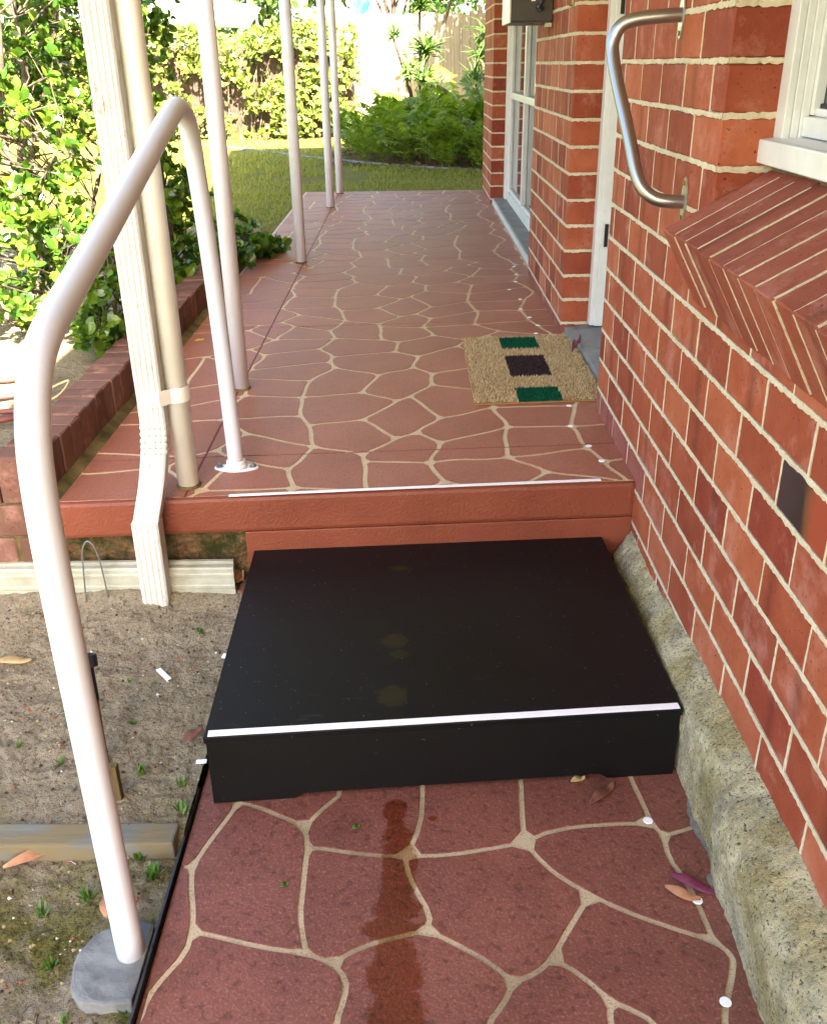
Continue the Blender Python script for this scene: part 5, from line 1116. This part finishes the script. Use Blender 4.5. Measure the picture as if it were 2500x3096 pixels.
part('stems', SV, SF, M_bark, hd)

# fence ------------------------------------------------------------------------------------------
fc = thing('timber_fence', 'pale sunlit paling fence behind the ferns', 'fence', (1.3, 17.0, -0.03))
me = mesh('paling', *[(v, f) for v, f in [box(-0.073, 0.073, -0.01, 0.01, 0, 2.05)]][0], M_fence)
for i in range(44):
    o = bpy.data.objects.new('paling', me); link(o, fc, (-1.62+i*0.15, 17.0+br.uniform(-0.006, 0.006), -0.03+br.uniform(-0.03, 0.03)))
for z in (0.4, 1.5): part('rail', *box(-1.7, 5.0, 17.014, 17.06, z, z+0.08), M_fence, fc)
for x in (-1.74, 0.6, 3.0): part('post', *box(x-0.05, x+0.05, 17.02, 17.12, -0.05, 2.15), M_fence, fc)
bd = part('red_board', *box(-1.98, -1.84, 16.6, 16.64, 0.9, 1.62), M_pink, bev=0.006); tag(bd, 'faded red board standing at the left end of the pale fence', 'board')
# neighbour's white canopy above the hedge
cv = thing('canopy', 'white canvas canopy with green underside beyond the hedge', 'canopy', (-5.6, 20.0, -0.03))
V, F = [], []
for i in range(25):
    u = i/24
    for j in range(13):
        w = j/12; V.append((-7.6+3.6*u, 19.4+1.6*w, 2.42-0.42*u*u+0.35*w-0.22*math.sin(math.pi*u)*(1-w)))
for i in range(24):
    for j in range(12): F.append((i*13+j, (i+1)*13+j, (i+1)*13+j+1, i*13+j+1))
o = part('cloth', V, F, M_sail, cv, smooth=True); md = o.modifiers.new('thick', 'SOLIDIFY'); md.thickness = 0.02
part('edge_band', *tube([(V[i*13][0], V[i*13][1]-0.02, V[i*13][2]-0.06) for i in range(25)], 0.05, 8), M_sailg, cv)
for (x, y) in ((-7.5, 20.9), (-4.1, 20.9)): part('pole', *tube([(x, y, -0.05), (x, y, 2.3)], 0.03, 10), M_white, cv)
tc_ = part('teal_cloth', *[(V_, F_) for V_, F_ in [([(-1.78+0.30*u+0.02*math.sin(9*w), 17.6+0.05*math.sin(7*u+3*w), 2.30-0.42*w*(0.7+0.3*u)) for u in np.linspace(0, 1, 8) for w in np.linspace(0, 1, 8)], [(i*8+j, (i+1)*8+j, (i+1)*8+j+1, i*8+j+1) for i in range(7) for j in range(7)])]][0], M_teal, smooth=True)
md = tc_.modifiers.new('thick', 'SOLIDIFY'); md.thickness = 0.01; tag(tc_, 'small teal cloth hanging beyond the top of the fence', 'cloth')

# ferns ------------------------------------------------------------------------------------------
def frond_mesh(seed, L=0.75):
    r = random.Random(seed); V, F = [], []; n = 14; arch = r.uniform(0.55, 0.95); pts = []
    for i in range(n+1):
        t = i/n; pts.append(Vector((0, L*0.85*math.sin(arch*1.25*t)/1.0, L*(t*0.95-0.62*arch*t*t))))
    for i in range(n):
        a, b = pts[i], pts[i+1]; w = 0.004*(1-i/n)+0.001; k = len(V); V += [(-w, a.y, a.z), (w, a.y, a.z), (w, b.y, b.z), (-w, b.y, b.z)]; F.append((k, k+1, k+2, k+3))
    for i in range(2, n+1):
        t = i/n; p = pts[i]; ln = 0.17*L/0.75*math.sin(math.pi*min(1, 0.18+0.80*t))**0.9*r.uniform(0.85, 1.1); d = (pts[i]-pts[i-1]).normalized(); w = 0.023
        for s in (-1, 1):
            k = len(V); q = p+Vector((s*ln*0.55, d.y*ln*0.28, d.z*ln*0.28+0.012)); e = p+Vector((s*ln, d.y*ln*0.5, d.z*ln*0.5-0.022*r.uniform(0.4, 1.6)))
            V += [tuple(p-d*w*0.4), tuple(q-d*w), tuple(e), tuple(q+d*w)]; F += [(k, k+1, k+3), (k+1, k+2, k+3)]
    return mesh('frond', V, F, M_fern)
FR = [frond_mesh(s) for s in range(5)]
def fern(x, y, s, nf, z=-0.03, label=None):
    t = thing('fern', label, 'fern', (x, y, z), 'ferns in the bed behind the lawn')
    for i in range(nf):
        o = bpy.data.objects.new('frond', FR[br.randrange(5)]); link(o, t, (x+br.uniform(-.05, .05), y+br.uniform(-.05, .05), z+br.uniform(0, 0.1*s))); a = 2*math.pi*i/nf+br.uniform(-.35, .35)
        o.rotation_euler = (br.uniform(-0.15, 0.25), br.uniform(-.2, .2), a); k = 1.18*s*br.uniform(0.7, 1.15); o.scale = (k, k, k)
FL = 'green arching fern in the bed between the lawn and the pale fence'
FS = [(-1.35, 11.3, 0.75, 11), (-1.05, 10.9, 0.8, 11), (-0.75, 10.7, 0.85, 12), (-0.45, 10.55, 0.95, 12), (-0.15, 10.35, 1.0, 12), (0.12, 10.2, 1.0, 12), (0.35, 10.05, 1.0, 11), (-1.5, 12.2, 0.9, 11), (-1.15, 11.9, 1.05, 12), (-0.8, 11.6, 1.15, 12), (-0.4, 11.4, 1.25, 12), (0.0, 11.2, 1.35, 13), (0.4, 11.1, 1.4, 13), (-0.6, 12.5, 1.3, 12), (-0.1, 12.3, 1.5, 13), (0.4, 12.1, 1.6, 13), (-1.4, 13.2, 1.0, 11), (-0.9, 13.0, 1.2, 11), (0.75, 11.4, 1.4, 12), (0.7, 10.3, 1.0, 10), (-0.25, 10.0, 0.6, 10), (0.2, 9.75, 0.6, 10)]
rows = [('front row', -9, 10.45), ('second row', 10.45, 11.15), ('third row', 11.15, 11.75), ('fourth row', 11.75, 12.4), ('back row', 12.4, 99)]
for rn, a, c in rows:
    rw = sorted([f for f in FS if a <= f[1] < c])
    for i, (x, y, s, nf) in enumerate(rw): fern(x, y, s, nf, label='green arching fern, %s from left in the %s of the bed before the fence' % (ORD[i], rn))
# leaf mulch under ferns
n = 1400; P = np.stack([rng.uniform(-1.9, 1.2, n), rng.uniform(9.6, 13.5, n), np.full(n, -0.012)], 1); P = P[P[:, 1] > 9.75-0.55*(P[:, 0]+0.2)]; n = len(P)
V, F = cloud(P, np.stack([rng.normal(size=n), rng.normal(size=n), rng.normal(scale=.25, size=n)], 1), np.tile([0.05, 0, 1.0], (n, 1)), rng.uniform(.05, .12, n), T_DI)
mu = bpy.data.objects.new('leaf_mulch', npmesh('leaf_mulch', V, F, M_brown)); link(mu); stuff(mu); mu['label'] = 'brown fallen leaves under the ferns'; mu['category'] = 'leaf litter'
# cane plants and trees beyond
def cane(x, y, heads, label):
    t = thing('cane_plant', label, 'plant', (x, y, -0.03)); SV, SF = [], []; B = []
    for (hx, hy, hz, r, k) in heads:
        v, f = tube(catmull([(x, y, -0.05), ((x*0.6+hx*0.4), (y*0.6+hy*0.4), hz*0.5), (hx, hy, hz)], 5), 0.018, 7, False); nb = len(SV); SV += v; SF += [tuple(q+nb for q in ff) for ff in f]
        d = rng.normal(size=(k, 3)); d[:, 2] = d[:, 2]*0.6+0.45; B.append((np.tile([hx, hy, hz], (k, 1))+rng.normal(scale=.03, size=(k, 3)), unit(d), np.full(k, r)))
    part('canes', SV, SF, M_barkd, t)
    base_ = np.concatenate([b[0] for b in B]); d = np.concatenate([b[1] for b in B]); s = np.concatenate([b[2] for b in B])*rng.uniform(.6, 1.2, len(base_))
    V, F = cloud(base_, d, np.tile([0.2, -0.3, 1.0], (len(d), 1))+rng.normal(scale=.2, size=(len(d), 3)), s, T_ST); obj_np('strap_leaves', V, F, M_strap, t, 'stuff')
cane(-0.55, 13.2, [(-0.45, 13.0, 1.35, 0.42, 90), (-0.75, 13.0, 1.05, 0.34, 60), (-0.55, 12.9, 1.95, 0.40, 80), (-0.95, 13.1, 1.55, 0.3, 50), (-0.5, 12.8, 0.95, 0.35, 60)], 'cane plant with strappy leaf heads before the pale fence')
cane(0.55, 12.9, [(0.45, 12.7, 1.55, 0.36, 70), (0.35, 12.8, 1.25, 0.34, 60), (0.7, 12.8, 1.9, 0.36, 70), (0.25, 12.6, 0.95, 0.36, 60)], 'cane plant with strappy leaf heads right beside the brick end pillar')
def tree(name, x, y, h, r, n, label, size=0.16, trunk=0.12, zlow=None, lean=(0, 0)):
    t = thing(name, label, 'tree', (x, y, -0.05)); SV, SF = [], []
    top = (x+lean[0], y+lean[1], h*0.75)
    C = catmull([(x, y, -0.05), (x+lean[0]*0.4+0.1, y+lean[1]*.4, h*0.3), top], 6); v, f = tube(C, [trunk*(1-0.6*i/(len(C)-1)) for i in range(len(C))], 9); SV += v; SF += f
    ends = []
    for i in range(9):
        a = rng.uniform(0, 6.28); s = C[int(len(C)*rng.uniform(.4, .9))]; e = (top[0]+math.cos(a)*r*rng.uniform(.4, .9), top[1]+math.sin(a)*r*rng.uniform(.4, .9), h*rng.uniform(.55, .95)); ends.append(e)
        m = tuple((np.array(s)+np.array(e))/2+np.array([0, 0, .2])); v, f = tube(catmull([tuple(s), m, e], 4), [trunk*.4*(1-.75*k/8) for k in range(9)], 6, False); nb = len(SV); SV += v; SF += [tuple(q+nb for q in ff) for ff in f]
    part('trunk', SV, SF, M_barkd, t)
    cs = np.array(ends+[top]+[(top[0]+rng.uniform(-r, r)*.7, top[1]+rng.uniform(-r, r)*.7, h*rng.uniform(.45 if zlow is None else zlow, .95)) for _ in range(10)])
    k = rng.integers(0, len(cs), n); P = cs[k]+unit(rng.normal(size=(n, 3)))*(rng.random((n, 1))**0.5)*r*0.42
    V, F = cloud(P, rng.normal(size=(n, 3)), rng.normal(size=(n, 3))+np.array([0, -.3, .8]), rng.uniform(.6, 1.3, n)*size, T_DI); obj_np('crown', V, F, M_tree, t, 'stuff')
tree('background_tree', -9.5, 23, 6.0, 2.6, 4200, 'leafy tree far behind the shrub at the upper left', 0.2, zlow=.2)
tree('background_tree', -4.3, 24, 5.0, 2.2, 4200, 'leafy tree beyond the hedge between canopy and posts', 0.2, zlow=.25)
tree('background_tree', -1.2, 25, 5.5, 2.2, 3600, 'yellow green tree behind the left end of the fence', 0.2, zlow=.3)
tree('background_tree', 2.2, 21, 6.0, 2.6, 3600, 'tall tree behind the fence beside the house end', 0.2, zlow=.35)
tree('garden_tree', 1.9, 13.9, 4.9, 1.6, 11000, 'slender dark trunked tree beside the brick end pillar', 0.13, 0.07, zlow=.5, lean=(-0.45, 0.3))
tree('background_tree', -15, 21, 6.5, 3.0, 4200, 'big leafy tree at the far left beyond the lawn', 0.22, zlow=.1)
br_ = part('bare_branch', *tube(catmull([(-0.2, 15.0, -0.05), (-0.25, 15.0, 1.2), (-0.05, 15.1, 2.0), (0.3, 15.2, 2.9)], 6), [0.05-0.0018*i for i in range(19)], 9), M_bark); tag(br_, 'leaning bare brown trunk in front of the pale fence', 'trunk')

# lawn edging and turf blades
tag(part('lawn_edging', *merge(*[tube(catmull([(-4.2, 14.3, -0.018), (-3.2, 13.2, -0.018), (-2.25, 11.9, -0.018), (-1.75, 11.3, -0.018), (-0.9, 10.4, -0.02), (0.2, 9.6, -0.02)], 6), 0.020, 8)]), M_conc, smooth=True), 'thin grey kerb strip curving across the lawn', 'lawn edging')
kb = part('slab_kerb', *box(-1.80, 0.05, 7.508, 7.56, -0.30, -0.004), M_conc, bev=0.006); tag(kb, 'grey concrete kerb between the far porch end and the grass', 'kerb')
n = 60000; X = rng.uniform(-5.2, 0.9, n); Y = 7.6+8.0*rng.random(n)**1.3; m = np.concatenate([np.stack([X, Y], 1), np.stack([rng.uniform(-4.2, -1.83, 16000), rng.uniform(4.3, 7.7, 16000)], 1)]); n = len(m)
keep = ~((m[:, 1] > 10.3-0.75*(m[:, 0]+0.7)) & (m[:, 0] > -1.9)); keep &= np.array([nz(a, b, 3, 1.1)+0.5*nz(a, b, 7, 4) > -0.22 for a, b in m]); m = m[keep]; n = len(m)
P = np.concatenate([m, np.array([[lawnz(a, b)] for a, b in m])], 1); D = np.stack([rng.normal(scale=.55, size=n), rng.normal(scale=.55, size=n), np.ones(n)], 1)
T_GR = (np.array([(-.09, 0, 0), (.09, 0, 0), (0, 1, .15)]), np.array([(0, 1, 2)]))
V, F = cloud(P, D, rng.normal(size=(n, 3)), rng.uniform(.018, .05, n)*(1+0.4*(m[:, 1] > 9)), T_GR); gg = bpy.data.objects.new('grass', npmesh('grass', V, F, M_grassb)); link(gg); stuff(gg); gg['label'] = 'short mixed green grass of the lawn'; gg['category'] = 'grass'
